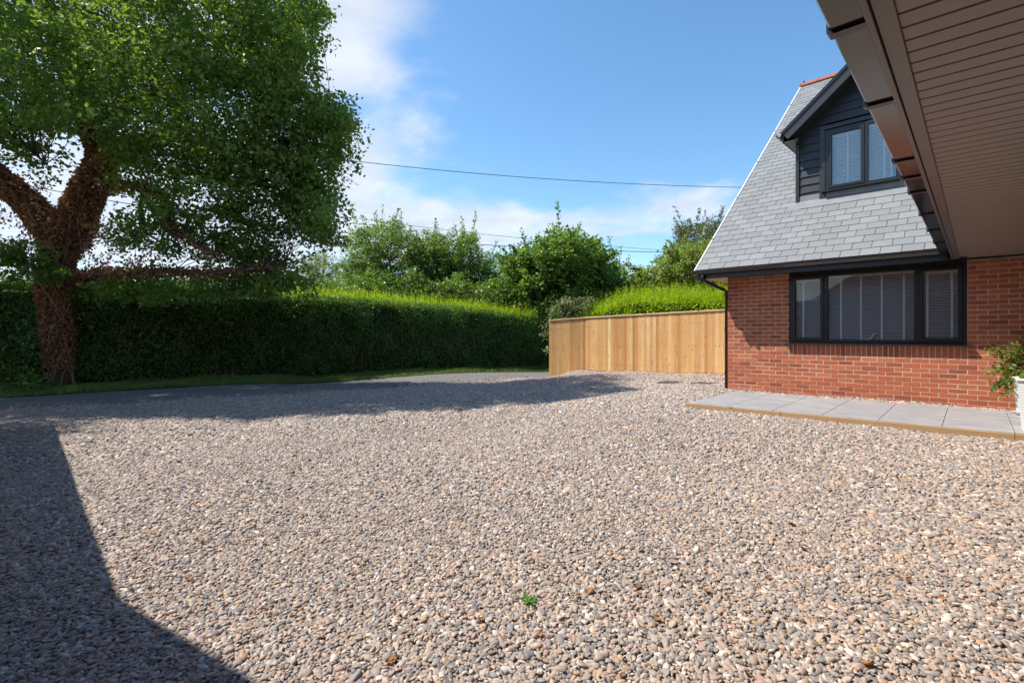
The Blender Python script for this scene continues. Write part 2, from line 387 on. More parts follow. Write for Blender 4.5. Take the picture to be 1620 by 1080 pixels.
def gz(x, y):
    x = np.asarray(x, float); y = np.asarray(y, float)
    d2 = (x[..., None] - GP[:, 0]) ** 2 + (y[..., None] - GP[:, 1]) ** 2 + .10
    wt = d2 ** -1.6
    return (wt * GP[:, 2]).sum(-1) / wt.sum(-1)
def sheet(name, mat, xs, ys, dz, keep=None, xy=None):
    X, Y = np.meshgrid(xs, ys) if xy is None else xy
    Z = gz(X, Y) + dz; ny, nx = X.shape
    me = bpy.data.meshes.new(name)
    idx = np.arange(nx * ny).reshape(ny, nx)
    fs = np.stack([idx[:-1, :-1], idx[:-1, 1:], idx[1:, 1:], idx[1:, :-1]], -1).reshape(-1, 4)
    me.from_pydata(np.stack([X, Y, Z], -1).reshape(-1, 3).tolist(), [], fs.tolist()); me.materials.append(mat); me.shade_smooth()
    return struct(link(name, me))
far = np.array([-900, -500, -250, -120, -70, -45])
gx = np.concatenate([far, np.arange(-32, 14, .8), -far[::-1] - 20]); gy = np.concatenate([far, np.arange(-26, 30, .8), -far[::-1] + 5])
sheet('ground', mt['grass_ground'], gx, gy, -.05)

# the lane runs past on the left: three lines across it (verge edge, gravel edge)
def lane_in(y): return np.interp(y, [-40, -10.2, -8, -2.7, 3.4, 8, 60], [-17.0, -10.7, -10.25, -9.0, -7.65, -6.6, 6.0])
def lane_out(y): return np.interp(y, [-40, -10.2, 6.4, 60], [-21.3, -14.1, -9.75, 3.2])
ly = np.arange(-40, 60, .4); t = np.linspace(0, 1, 9)
LX = lane_out(ly)[:, None] * (1 - t) + (lane_in(ly) + .35)[:, None] * t
sheet('lane', mt['asphalt'], None, None, -.012, xy=(LX, np.repeat(ly[:, None], 9, 1)))
# gravel drive bed
gy2 = np.arange(-16, 3.9, .25); nx = 60
tt = np.linspace(0, 1, nx)
wob = .10 * np.sin(gy2 * 2.1) + .07 * np.sin(gy2 * 5.3 + 1)
GX = (lane_in(gy2) + wob)[:, None] * (1 - tt) + 12.0 * tt
sheet('gravel_drive', mt['gravel_bed'], None, None, -.004, xy=(GX, np.repeat(gy2[:, None], nx, 1)))

# paving frame, turned about two degrees to the wall like the wing it belongs to
ang = RAD(2.17); EX = np.array([math.cos(ang), math.sin(ang), 0]); EY = np.array([-math.sin(ang), math.cos(ang), 0])
PV0 = at_z(1151.3, 642.2, .004)
PVD = float((at_z(1414.6, 637, .004) - PV0) @ EY)
def PF(a, b, z): return PV0 + EX * a + EY * b + np.array([0, 0, z - .004])
paving = struct(empty('paving', PV0), None)
def child_of(o, parent):
    o.parent = parent; o.matrix_parent_inverse = parent.matrix_basis.inverted(); return o
me_slab = MB().cbox(.0025, .6025, .0, PVD, -.03, 0, .003).mesh('paving_slab', mt['paving'])
for i in range(-1, 8):
    o = link('paving_slab', me_slab); o.parent = paving
    o.location = EX * (.605 * i) + np.array([0, 0, .004 - .004]); o.rotation_euler = (0, 0, ang)
child_of(MB().box(-.60, 4.9, .002, PVD - .002, -.30, -.026, PF).build('paving_bed', mt['mortar']), paving)
for a, b in ((-.605 - .03, .72), (.724, 3.02), (3.024, 4.9)):
    child_of(MB().cbox(a, b, -.034, -.003, -.20, -.006, .004, PF).build('timber_edging', mt['edging']), paving)
child_of(MB().cbox(-.635, -.607, .0, PVD, -.20, -.006, .004, PF).build('timber_edging', mt['edging']), paving)

# pebbles of the drive: one mass of small stones
def in_paving(x, y, m=0.0):
    q = np.stack([x, y, np.zeros_like(x)], -1) - np.array([PV0[0], PV0[1], 0]); a = q @ EX; b = q @ EY
    return (a > -.64 - m) & (a < 4.9) & (b > -.04 - m) & (b < PVD + m)
FR, FP, FQ = np.array([0.0, 3.78]), np.array([-6.22, 3.75]), np.array([-7.557, 3.416])
def gravel_points():
    out = []
    for sp, lo, hi, k in ((.0152, 0, 4.2, .62), (.0200, 4.2, 7.6, .79), (.029, 7.6, 40, 1.10)):
        xs = np.arange(-11.6, 5.4, sp); ys = np.arange(-10.9, 3.9, sp * .9)
        X, Y = np.meshgrid(xs, ys); X = X + (np.arange(len(ys)) % 2)[:, None] * sp * .5
        X = X + rng.uniform(-.45, .45, X.shape) * sp; Y = Y + rng.uniform(-.45, .45, Y.shape) * sp
        X = X.ravel(); Y = Y.ravel(); d = np.hypot(X - CAM[0], Y - CAM[1])
        ok = (d >= lo) & (d < hi) & ~in_paving(X, Y)
        edge = lane_in(Y) + .10 * np.sin(Y * 2.1) + .07 * np.sin(Y * 5.3 + 1)
        ok &= X > edge + rng.normal(0, .14, X.shape) - .05 - np.where(rng.random(X.shape) < .10, rng.exponential(.45, X.shape), 0)
        ok &= ~((X > 0) & (Y > -.01)) & ~((Y > FP[1] - .03) & (X > FP[0])) & ~((X < FP[0]) & (Y > FQ[1] + (X - FQ[0]) * (FP[1] - FQ[1]) / (FP[0] - FQ[0]) - .03) & (X > FQ[0]))
        ok &= ~((Y > FQ[1]) & (X < FQ[0]))
        for u_, v_ in ((1061, 599.6), (1115.5, 605)):
            g = at_z(u_, v_, -.08); ok &= ~((np.abs(X - g[0]) < .25) & (np.abs(Y - g[1]) < .25))
        X, Y = X[ok], Y[ok]; P = np.stack([X, Y, gz(X, Y)], -1)
        q = P - CAM; Z = q @ FW; uu = 810 + FPX * (q @ RT) / np.maximum(Z, .05)
        see = (Z > .6) & (uu > -330) & (uu < 1950); P = P[see]; out.append((P, np.full(len(P), k)))
    return np.concatenate([a for a, _ in out]), np.concatenate([b for _, b in out])
def build_gravel():
    P, K = gravel_points(); n = len(P)
    K = K * np.exp(np.clip(rng.normal(0, .27, n), -.55, .5)) * np.where(rng.random(n) < .05, 1.35, 1) * np.where(rng.random(n) < .22, .62, 1)
    P[:, 2] += rng.uniform(-.004, .009, n) + .004 * np.sin(P[:, 0] * 5) * np.sin(P[:, 1] * 4.3)
    me = bpy.data.meshes.new('gravel'); me.vertices.add(n); me.vertices.foreach_set('co', P.astype(np.float32).ravel())
    rot = np.stack([rng.normal(0, .33, n), rng.normal(0, .33, n), rng.uniform(0, 6.283, n)], -1)
    scl = np.stack([.0205 * rng.uniform(.85, 1.3, n), .0152 * rng.uniform(.85, 1.2, n), .0095 * rng.uniform(.8, 1.35, n)], -1) * K[:, None]
    for nm, a in (('rot', rot), ('scl', scl)):
        at = me.attributes.new(nm, 'FLOAT_VECTOR', 'POINT'); at.data.foreach_set('vector', a.astype(np.float32).ravel())
    at = me.attributes.new('pick', 'INT', 'POINT'); at.data.foreach_set('value', rng.integers(0, 8, n).astype(np.int32))
    o = link('gravel', me); o['kind'] = 'stuff'; o['label'] = 'rounded grey, beige and pinkish pebbles covering the drive'
    ng = bpy.data.node_groups.new('pebbles', 'GeometryNodeTree')
    ng.interface.new_socket('Geometry', in_out='INPUT', socket_type='NodeSocketGeometry'); ng.interface.new_socket('Geometry', in_out='OUTPUT', socket_type='NodeSocketGeometry')
    N = ng.nodes.new; L = ng.links.new
    gi = N('NodeGroupInput'); go = N('NodeGroupOutput'); jn = N('GeometryNodeJoinGeometry')
    for k in range(8):
        ic = N('GeometryNodeMeshIcoSphere'); ic.inputs['Subdivisions'].default_value = 3 if k < 4 else 2
        sp = N('GeometryNodeSetPosition'); no = N('ShaderNodeTexNoise'); no.noise_dimensions = '4D'
        no.inputs['W'].default_value = k * 7.3; no.inputs['Scale'].default_value = .75; no.inputs['Detail'].default_value = 1.5
        sb = N('ShaderNodeVectorMath'); sb.operation = 'SUBTRACT'; sb.inputs[1].default_value = (.5, .5, .5); L(no.outputs['Color'], sb.inputs[0])
        mu = N('ShaderNodeVectorMath'); mu.operation = 'SCALE'; mu.inputs['Scale'].default_value = 1.15; L(sb.outputs[0], mu.inputs[0])
        L(ic.outputs['Mesh'], sp.inputs['Geometry']); L(mu.outputs[0], sp.inputs['Offset'])
        ss = N('GeometryNodeSetShadeSmooth'); L(sp.outputs[0], ss.inputs[0])
        sm = N('GeometryNodeSetMaterial'); sm.inputs['Material'].default_value = mt['pebble']; L(ss.outputs[0], sm.inputs[0])
        gt = N('GeometryNodeGeometryToInstance'); L(sm.outputs[0], gt.inputs[0]); L(gt.outputs[0], jn.inputs[0])
    iop = N('GeometryNodeInstanceOnPoints'); L(gi.outputs[0], iop.inputs['Points']); L(jn.outputs[0], iop.inputs['Instance'])
    iop.inputs['Pick Instance'].default_value = True
    def attr(nm, ty):
        a = N('GeometryNodeInputNamedAttribute'); a.data_type = ty; a.inputs['Name'].default_value = nm; return a.outputs['Attribute']
    L(attr('pick', 'INT'), iop.inputs['Instance Index']); L(attr('scl', 'FLOAT_VECTOR'), iop.inputs['Scale'])
    e2r = N('FunctionNodeEulerToRotation'); L(attr('rot', 'FLOAT_VECTOR'), e2r.inputs[0]); L(e2r.outputs[0], iop.inputs['Rotation'])
    L(iop.outputs[0], go.inputs[0])
    md = o.modifiers.new('pebbles', 'NODES'); md.node_group = ng
    me.materials.append(mt['pebble'])
    print('pebbles', n)
build_gravel()

# ------------------------------------------------------------------ the house
house = tag(empty('house', (0, 0, 0)), 'red brick house with slate roof, black dormer and brown canopy soffit', 'house')
Y0 = 0.0; SOFZ = 2.19; WX0, WX1, WZ0, WZ1 = 1.12, 3.595, .90, 2.165
XR = 5.30                                     # wing wall, just outside the picture
def front_wall():
    core = MB(); d = .10
    for a in ((0.006, WX0, -.6, SOFZ), (WX1, XR, -.6, SOFZ), (WX0, WX1, -.6, WZ0 - .012)):
        core.box(a[0], a[1], .0035, d + .2, a[2], a[3])
    wall = core.build('wall', mt['mortar'], house)
    cache = {}
    def bm(wd, h):
        k = (round(wd, 3), round(h, 3))
        if k not in cache: cache[k] = MB().cbox(0, k[0], 0, .09, 0, k[1], .0035).mesh('brick', mt['brick'])
        return cache[k]
    L = []
    for r in range(-3, 29):
        z = r * .075 + .010; x = -.0001; k = 0
        while x < XR - .05:
            wd = .215 if not (k == 0 and r % 2) else .1025
            segs = [(x, min(x + wd, XR))]
            if r < 12 and r >= 9: lo, hi = WX0, WX1 + .004
            elif r >= 12: lo, hi = WX0, WX1
            else: lo = hi = None
            for a, b in segs:
                if lo is not None:
                    if a >= lo - .02 and b <= hi + .02: continue
                    if a < lo < b: b = lo - (.004 if r < 12 else 0)
                    if a < hi < b: a = hi + .006
                if b - a > .02: L.append((a, z, b - a, .065))
            x += wd + .010; k += 1
    x = WX0
    while x < WX1 - .05: L.append((x + .005, .685, .065, .21)); x += .075
    c = np.array([(a + b / 2, 0, z + h / 2) for a, z, b, h in L]); u, v, Z = project(c)
    vis = (u > 1130) & (u < 1640) & (c[:, 2] > -.06); score = np.where(vis, np.array([b * h for _, _, b, h in L]) / Z ** 2, 0)
    order = np.argsort(-score); own = set(order[:300].tolist()); rest = MB()
    for i, (a, z, b, h) in enumerate(L):
        dy = random.uniform(-.002, .002)
        if i in own and vis[i]: link('brick', bm(b, h), wall, (a, dy, z))
        else: rest.cbox(a, a + round(b, 3), dy, .09 + dy, z, z + h, .0035)
    o = rest.build('brickwork', mt['brick'], wall); o['kind'] = 'stuff'
front_wall()
MB().box(0.006, .3, .31, 14.4, -.6, 2.19).build('gable_wall', mt['brickwork'], house)
MB().prism([(.02, .31, 2.19), (.02, 13.8, 2.19), (.02, 6.676, 7.9)], (.2, 0, 0)).build('gable_wall', mt['brickwork'], house)
MB().box(.3, 14, 13.9, 14.3, -.6, 2.19).build('rear_wall', mt['brickwork'], house)
MB().box(XR, XR + .25, -10.9, -.002, -.6, SOFZ).build('wing_wall', mt['brickwork'], house)

# roof
PITCH = math.atan(.854); EYV, EZ = -.58, 2.321; VX = -.409; RY, RZ = 6.676, 2.321 + .854 * (6.676 + .58)
sv = np.array([0, math.cos(PITCH), math.sin(PITCH)]); nv = np.array([0, -math.sin(PITCH), math.cos(PITCH)])
def RFr(a, s, n): return np.array([a, EYV, EZ]) + sv * s + nv * n
SL = math.hypot(RY - EYV, RZ - EZ)
_d = ray(1260, 322); _t = (EZ + .854 * (CAM[1] - EYV) - CAM[2]) / (_d[2] - .854 * _d[1]); _p = CAM + _d * _t
DY, DZ0, DX0 = _p[1], _p[2], _p[0]; DXC = DX0 + 1.104; DX1 = DX0 + 2.208; ZQ = DZ0 - 3.77
roof = MB().box(VX + .02, 12.0, .01, SL, -.16, -.012, RFr).build('roof', mt['underlay'], house)
def BFr(a, s, n): return np.array([a, 2 * RY - EYV, EZ]) + np.array([0, -sv[1], sv[2]]) * s + np.array([0, -nv[1], nv[2]]) * n
MB().box(VX, 12.0, 0, SL, -.16, 0, BFr).build('rear_roof', mt['slate'], house)
def slates():
    g, wd = .2, .272; L = []; rows = int(SL / g)
    for r in range(rows):
        s0 = r * g; x = VX + .012 - (wd / 2 if r % 2 else 0)
        while x < 12.0:
            a, b = max(x, VX + .012), min(x + wd, 12.0); x += wd
            if b - a < .05: continue
            y = EYV + sv[1] * (s0 + .1); xc = (a + b) / 2
            if DX0 + .06 < xc < DX1 - .06 and DY - .30 < y < 2.9: continue
            if xc > 3.62 + .0 * y and y < 3: continue
            L.append((a, b - a - .008, s0))
    c = np.array([RFr(a + b / 2, s + .1, 0) for a, b, s in L]); u, v, Z = project(c)
    vis = (u > 1080) & (u < 1505) & (v > 100); hid = (u - 1285) * 1.9 > (v + 20)
    score = np.where(vis & ~hid, np.array([b for _, b, _ in L]) / Z ** 2, 0); own = set(np.argsort(-score)[:300].tolist())
    cache = {}; rest = MB()
    for i, (a, b, s) in enumerate(L):
        lift = random.uniform(-.0012, .0015); k = round(b, 3)
        def fr(x, t, n): return sv * (t * .268) + nv * (.013 - .011 * t + n * .009) + np.array([x, 0, 0])
        if i in own and score[i] > 0:
            if k not in cache: cache[k] = MB().box(0, k, 0, 1, -.5, .5, fr).mesh('slate', mt['slate'])
            o = link('slate', cache[k], roof, RFr(a, s + random.uniform(-.003, .003), lift)); o.rotation_euler = (0, 0, 0)
        else:
            p0 = RFr(a, s, lift); rest.box(0, b, 0, 1, -.5, .5, lambda x, t, n: fr(x, t, n) + p0)
    o = rest.build('slates', mt['slate'], roof); o['kind'] = 'stuff'
slates()
MB().box(VX - .018, VX + .010, -.02, SL, -.045, .026, RFr).build('verge_trim', mt['verge_white'], house)
for k in range(6):
    s = 1.1 + k * 1.75
    MB().box(VX - .022, VX + .016, s, s + .03, -.045, .031, RFr).build('verge_clip', mt['anthracite'], house)
MB().box(VX - .012, VX + .04, .0, SL, -.24, -.046, RFr).build('barge_board', mt['anthracite'], house)
def ridge():
    x = VX - .03; k = 0
    while x < 11.5:
        pts = []
        for i in range(9):
            th = math.pi * (i / 8); r = .125
            pts.append((x, RY - math.cos(th) * r, RZ - .045 + math.sin(th) * r * .95))
        inner = [(x, RY + math.cos(math.pi * (i / 8)) * .105, RZ - .045 + math.sin(math.pi * (i / 8)) * .098) for i in range(9)]
        m = MB(); m.prism(pts + inner, (.44, 0, 0))
        m.prism([(x - .002, p[1] * 1.0 + (p[1] - RY) * .10, p[2] + (p[2] - RZ) * .1) for p in pts] + inner, (.035, 0, 0)); m.build('ridge_tile', mt['ridge'], house); x += .45; k += 1
ridge()
# eaves: fascia, soffit, gutter, downpipe
GXE = 3.40
MB().box(-.385, GXE, -.545, -.52, 2.150, 2.312).build('fascia', mt['anthracite'], house)
sof = MB().box(-.385, WX1 + .03, -.519, -.004, SOFZ + .002, SOFZ + .02).build('soffit', mt['black_pvc'], house)
x = -.38
while x < WX1:
    MB().box(x, min(x + .146, WX1 + .02), -.518, -.006, SOFZ - .006, SOFZ + .001).build('soffit_board', mt['soffit'] if x < 0 else mt['black_pvc'], sof); x += .15
MB().box(-.385, -.005, -.004, 3, SOFZ - .005, SOFZ + .012).build('verge_soffit', mt['soffit'], house)
def gutter_profile(y, z, sgn=1):
    return [(y, z + .075), (y - .012, z + .02), (y - .045, z - .01), (y - .09, z - .005), (y - .115, z + .035), (y - .118, z + .078), (y - .108, z + .078), (y - .104, z + .04), (y - .086, z + .006), (y - .046, z + .0), (y - .02, z + .027), (y - .008, z + .075)]
gut = MB().prism([(-.44, a, b) for a, b in gutter_profile(-.547, 2.243)], (GXE + .39, 0, 0)).build('gutter', mt['gutter'], house)
MB().box(-.447, -.439, -.667, -.546, 2.234, 2.323).build('gutter_end', mt['gutter'], gut)
for x in (-.2, .75, 1.7, 2.65): MB().prism([(x, a - .002 * (i < 6), b - .004 * (i < 6)) for i, (a, b) in enumerate(gutter_profile(-.547, 2.241))], (.035, 0, 0)).build('gutter_bracket', mt['gutter'], gut)
MB().tube([(-.25, -.60, 2.24), (-.25, -.60, 2.14), (-.22, -.54, 2.10), (-.08, -.05, 1.97), (-.045, .06, 1.93), (-.045, .06, 1.0), (-.045, .06, -.10)], .034, 10).build('downpipe', mt['black_pvc'], house, True)
for z in (.25, 1.15, 1.85): MB().tube([(-.045, .06, z), (-.045, .06, z + .05)], .041, 10).build('pipe_clip', mt['black_pvc'], house)

# windows
def window(x0, x1, z0, z1, yf, splits, name, casements, sill_ext, blind_groups, bname, tape_lists, tilt):
    wnd = empty(name, (0, 0, 0)); wnd.parent = house
    fw_, dep = .068, .07
    fr = MB(); fr.cbox(x0, x1, yf, yf + dep, z0, z0 + fw_, .006).cbox(x0, x1, yf, yf + dep, z1 - fw_, z1, .006)
    fr.cbox(x0, x0 + fw_, yf + .001, yf + dep, z0 + .01, z1 - .01, .006).cbox(x1 - fw_, x1, yf + .001, yf + dep, z0 + .01, z1 - .01, .006)
    fr.build('frame', mt['window_pvc'], wnd)
    for s in splits: MB().cbox(s - .036, s + .036, yf - .002, yf + dep, z0 + .05, z1 - .05, .006).build('mullion', mt['window_pvc'], wnd)
    ed = [x0 + .03] + list(splits) + [x1 - .03]
    for i in range(len(ed) - 1):
        a, b = ed[i] + .033, ed[i + 1] - .033; c, d = z0 + .058, z1 - .058
        if i in casements:
            s = MB(); f2 = .058; yy = yf - .016
            a2, b2, c2, d2 = a - .012, b + .012, c - .012, d + .012
            s.cbox(a2, b2, yy, yf + .05, c2, c2 + f2, .008).cbox(a2, b2, yy, yf + .05, d2 - f2, d2, .008)
            s.cbox(a2, a2 + f2, yy + .001, yf + .05, c2 + .008, d2 - .008, .008).cbox(b2 - f2, b2, yy + .001, yf + .05, c2 + .008, d2 - .008, .008)
            s.build('casement', mt['window_pvc'], wnd); a, b, c, d = a2 + f2 - .01, b2 - f2 + .01, c2 + f2 - .01, d2 - f2 + .01
        MB().box(a, b, yf + .022, yf + .028, c, d).build('pane', mt['glass'], wnd)
        if bname:
            bl = empty('venetian_blind', ((a + b) / 2, yf + .095, c)); tag(bl, bname[i], 'blind', 'white slatted blinds behind the windows')
            ba, bb = a - .02, b + .02
            child_of(MB().box(ba, bb, yf + .07, yf + .12, d - .035, d + .02).build('head_rail', mt['blind']), bl)
            zz = c + .012; sl = MB().box(ba, bb, -.024, .024, -.0012, .0012).mesh('slat', mt['blind'])
            k = 0
            while zz < d - .04:
                o = link('slat', sl); o.location = (0, yf + .095, zz); o.rotation_euler = (RAD(tilt + random.uniform(-1.5, 1.5)), 0, 0); child_of(o, bl); zz += .0405; k += 1
            child_of(MB().box(ba, bb, yf + .08, yf + .11, c - .016, c + .004).build('bottom_rail', mt['blind']), bl)
            for tx in tape_lists[i]:
                child_of(MB().box(tx - .017, tx + .017, yf + .062, yf + .0635, c - .01, d).build('tape', mt['tape']), bl)
    m = MB().cbox(x0 - .055, x1 + .055, yf - .115, yf + .03, z0 - .024, z0 - .001, .005); m.build('sill', mt['window_pvc'], wnd)
    return wnd
def wx(u): return at_y(u, 480, .09)[0]
bl_names = ['half open white slatted blind in the narrow left pane of the ground floor window', 'wide white slatted blind with four tapes in the big middle pane', 'white slatted blind in the right hand pane of the ground floor window']
tp = [[wx(1271), wx(1300)], [wx(1330.5), wx(1362), wx(1395), wx(1430)], [wx(1467), wx(1506)]]
window(WX0, WX1, WZ0, WZ1, .03, [at_y(1306, 480, .03)[0], at_y(1450.5, 480, .03)[0]], 'window', (0, 2), .05, None, bl_names, tp, 30)
MB().box(WX0, WX1, .02, .25, WZ1 + .001, SOFZ).build('lintel_trim', mt['black_pvc'], house)
# plain room behind the glass
rm = MB(); rm.box(WX0 - .3, WX1 + .3, 2.2, 2.3, .3, 2.19).box(WX0 - .4, WX0 - .3, .32, 2.3, .3, 2.19).box(WX1 + .3, WX1 + .4, .32, 2.3, .3, 2.19).box(WX0 - .4, WX1 + .4, .32, 2.3, .2, .3).box(WX0 - .4, WX1 + .4, .32, 2.3, 2.19, 2.25)
rm.build('room', mt['room'], house)
MB().box(WX0 + .01, WX1 - .01, .10, .32, WZ0 - .03, WZ0 + .03).build('window_board', plain('white_board', (.7, .7, .7), .5), house)
# white bird ornament standing behind the middle pane
def ornament():
    x = wx(1372); z = WZ0 + .035; y = .088
    pts = [(x - .15, y, z + .012), (x - .08, y, z + .025), (x, y, z + .035), (x + .05, y, z + .06), (x + .075, y, z + .10), (x + .085, y, z + .135), (x + .11, y, z + .145), (x + .15, y, z + .142)]
    m = MB().tube(pts, [.008, .02, .028, .026, .017, .018, .016, .004], 10)
    m.box(x - .05, x + .07, y - .03, y + .03, z - .006, z + .012)
    o = m.build('bird_ornament', plain('white_ceramic', (.72, .76, .80), .3), None, True)
    tag(o, 'small white bird ornament on the sill inside the middle pane', 'ornament')
ornament()

# dormer
dorm = MB().prism([(DX0 + .02, DY + .02, DZ0 - .2), (DX1 - .02, DY + .02, DZ0 - .2), (DX1 - .02, DY + .02, 5.28 + ZQ), (DXC, DY + .02, 5.28 + ZQ + .86 * (DX1 - DXC)), (DX0 + .02, DY + .02, 5.28 + ZQ)], (0, 3.0, 0), (0, .34, 0)).build('dormer', mt['anthracite'], house)
DWX0, DWX1, DWZ0, DWZ1 = at_y(1308, 250, DY)[0] - .02, 0, 3.90 + ZQ, 5.09 + ZQ
DWX1 = 2 * DXC - DWX0
def dormer_boards():
    z = DZ0 + .02; cache = 0
    while z < 6.3 + ZQ:
        h = .16; top = z + h
        def xr(zz): 
            k = max(0, zz - 5.27 - ZQ) / .86; return DX0 + .03 + k, DX1 - .03 - k
        a0, b0 = xr(z); a1, b1 = xr(top)
        spans = [(a0, b0, a1, b1)]
        if z < DWZ1 and top > DWZ0: spans = [(a0, DWX0 - .005, a1, DWX0 - .005), (DWX1 + .005, b0, DWX1 + .005, b1)]
        for (p, q, r_, s_) in spans:
            if s_ - r_ < .03: continue
            yb, yt = DY - .004, DY + .012
            vs = [(p, yb, z), (q, yb, z), (s_, yt, top + .012), (r_, yt, top + .012)]; vs += [(x_, DY + .03, z_) for x_, _, z_ in vs]
            vs[0] = (p, yb - .008, z); vs[1] = (q, yb - .008, z)
            MB().add(vs, [(0, 1, 2, 3), (7, 6, 5, 4), (0, 4, 5, 1), (1, 5, 6, 2), (2, 6, 7, 3), (3, 7, 4, 0)]).build('cladding_board', mt['anthracite'], dorm)
        z += h
dormer_boards()
MB().box(DX0 + .02, DX0 + .05, DY + .03, DY + .36, DZ0 - .3, 5.26 + ZQ).box(DX1 - .05, DX1 - .02, DY + .03, DY + .36, DZ0 - .3, 5.26 + ZQ).build('cheek', mt['anthracite'], dorm)
for xx in (DX0, DX1 - .05): MB().cbox(xx - .01, xx + .055, DY - .03, DY + .02, DZ0 - .03, 5.33 + ZQ, .006).build('corner_trim', mt['anthracite'], dorm)
MB().cbox(DWX0 - .10, DWX0 + .0, DY - .035, DY + .02, DWZ0 - .13, DWZ1 + .02, .006).build('window_trim', mt['anthracite'], dorm)
MB().cbox(DWX0 - .10, DWX1 + .1, DY - .035, DY + .02, DWZ1 + .02, DWZ1 + .10, .006).build('window_trim', mt['anthracite'], dorm)
dbl = ['white slatted blind in the left casement of the black dormer', 'white slatted blind in the right casement of the black dormer']
dsp = at_y(1370.5, 250, DY)[0]
window(DWX0, DWX1, DWZ0, DWZ1, DY - .03, [dsp], 'dormer_window', (0,), .05, None, dbl, [[at_y(1342.5, 250, DY + .1)[0]], [at_y(1400, 250, DY + .1)[0], 2.52]], 48)
MB().box(DWX0 - .1, DWX1 + .1, DY + .30, DY + .31, DWZ0 - .1, DWZ1 + .1).build('dormer_curtain', plain('curtain', (.30, .36, .44), .9), house)
s_d = ((DY - EYV) / sv[1])
MB().box(DX0 - .12, DX1 + .1, s_d - .29, s_d + .02, .012, .020, RFr).build('lead_apron', mt['lead'], dorm)
MB().box(DX0 + .0, DX1, DY - .012, DY - .004, DZ0 - .06, DZ0 + .12).build('lead_upstand', mt['lead'], dorm)
TV = at_y(1237.8, 208.9, DY - .32); DOV = DXC - TV[0]; DZE = TV[2] - .02
for sg in (-1, 1):
    def DF(a, s, n, sg=sg): # a along y from front, s up slope from the eave, n normal
        return np.array([DXC + sg * (DOV - s * .760), DY - .32 + a, DZE + s * .650 + 0]) + np.array([sg * .650, 0, .760]) * n
    ln = DOV / .760
    MB().box(0, 4.2, 0, ln, -.03, .0, DF).build('dormer_roof', mt['slate'], dorm)
    MB().box(-.012, .016, -.02, ln, -.185, -.031, DF).build('barge_board', mt['anthracite'], dorm)
    MB().box(-.03, .04, -.03, ln + .01, -.034, .022, DF).build('dry_verge', mt['black_pvc'], dorm)
    MB().box(.017, .315, .05, ln - .12, -.19, -.175, DF).build('verge_soffit', mt['anthracite'], dorm)
    xe = DXC + sg * DOV
    MB().box(min(xe, xe - sg * .28), max(xe, xe - sg * .28), DY - .31, DY + 1.9, DZE - .20, DZE - .185).build('eave_soffit', mt['anthracite'], dorm)
    MB().box(min(xe, xe - sg * .02), max(xe, xe - sg * .02), DY - .315, DY + 1.9, DZE - .20, DZE - .02).build('eave_fascia', mt['anthracite'], dorm)
    MB().prism([(xe + sg * (-.317 - a) , DY - .36, b - 2.27 + DZE - .09) for a, b in gutter_profile(-.317, 2.27)], (0, 2.4, 0)).build('dormer_gutter', mt['gutter'], dorm)

# canopy over the corner of the wing: planked soffit, fascia, square gutter
def cxe(y): return 3.44 - .031 * y
can = MB().add([(cxe(y), y, z) for z in (2.215, 2.235) for y in (-10.9, -.30)] + [(XR, y, z) for z in (2.215, 2.235) for y in (-10.9, -.30)],
               [(0, 1, 5, 4), (2, 6, 7, 3), (0, 4, 6, 2), (1, 3, 7, 5), (0, 2, 3, 1), (4, 5, 7, 6)]).build('canopy_soffit', mt['underlay'], house)
y = -10.88
while y < -.32:
    h = .1085; g = .006; yb = min(y + h, -.31)
    vs = []
    for (yy, zz) in ((y + g, 2.213), (y + g, 2.196), (y + g + .004, 2.190), (yb - .004, 2.190), (yb, 2.196), (yb, 2.213)):
        vs.append((cxe(yy) + .012, yy, zz)); vs.append((XR - .003, yy + .031 * 1.85, zz))
    n = 6; fs = [(2 * i, 2 * i + 1, 2 * ((i + 1) % n) + 1, 2 * ((i + 1) % n)) for i in range(n)] + [tuple(range(0, 12, 2)), tuple(range(11, -1, -2))]
    MB().add(vs, fs).build('soffit_board', mt['soffit'], can); y += h + .002
def CF(a, b, z): return np.array([cxe(a) + b, a, z])            # a along the eave, b inwards
for a0, a1 in ((-10.9, -4.93), (-4.926, -.36)):
    MB().cbox(a0, a1, -.012, .011, 2.172, 2.40, .003, CF).build('canopy_fascia', mt['fascia'], house)
    MB().cbox(a0, a1, .013, .075, 2.181, 2.1995, .003, CF).build('soffit_trim', mt['fascia'], house)
cg = MB()
gp = [(-.030, 2.345), (-.030, 2.238), (-.135, 2.238), (-.142, 2.245), (-.142, 2.35), (-.136, 2.35), (-.136, 2.246), (-.036, 2.246), (-.036, 2.345)]
cg.prism([CF(-10.9, b, z) for b, z in gp], CF(-.47, 0, 0) - CF(-10.9, 0, 0)); cgo = cg.build('canopy_gutter', mt['gutter'], house)
for Zb in (1.25, 1.98, 2.61, 3.45, 3.82, 4.21, 4.98, 5.74, 6.53, 7.3):
    yb = (Zb - 1.796) / .736 - 8.32
    q = [(-.014, 2.35), (-.014, 2.226), (-.146, 2.226), (-.154, 2.236), (-.154, 2.362), (-.147, 2.362), (-.147, 2.240), (-.02, 2.240), (-.02, 2.35)]
    MB().prism([CF(yb, b, z) for b, z in q], CF(yb + .045, 0, 0) - CF(yb, 0, 0)).build('gutter_bracket', mt['black_pvc'], cgo)
vs = [(cxe(-10.9) - .06, -10.9, 2.40), (cxe(3.0) - .06, 3.0, 2.40), (9.5, 3.0, 7.0), (9.5, -10.9, 7.0)]
MB().prism(vs, (0, 0, .05)).build('wing_roof', mt['slate'], house)
MB().box(XR + .25, 9.5, -10.9, -10.6, -.6, 4.5).build('wing_wall', mt['brickwork'], house)

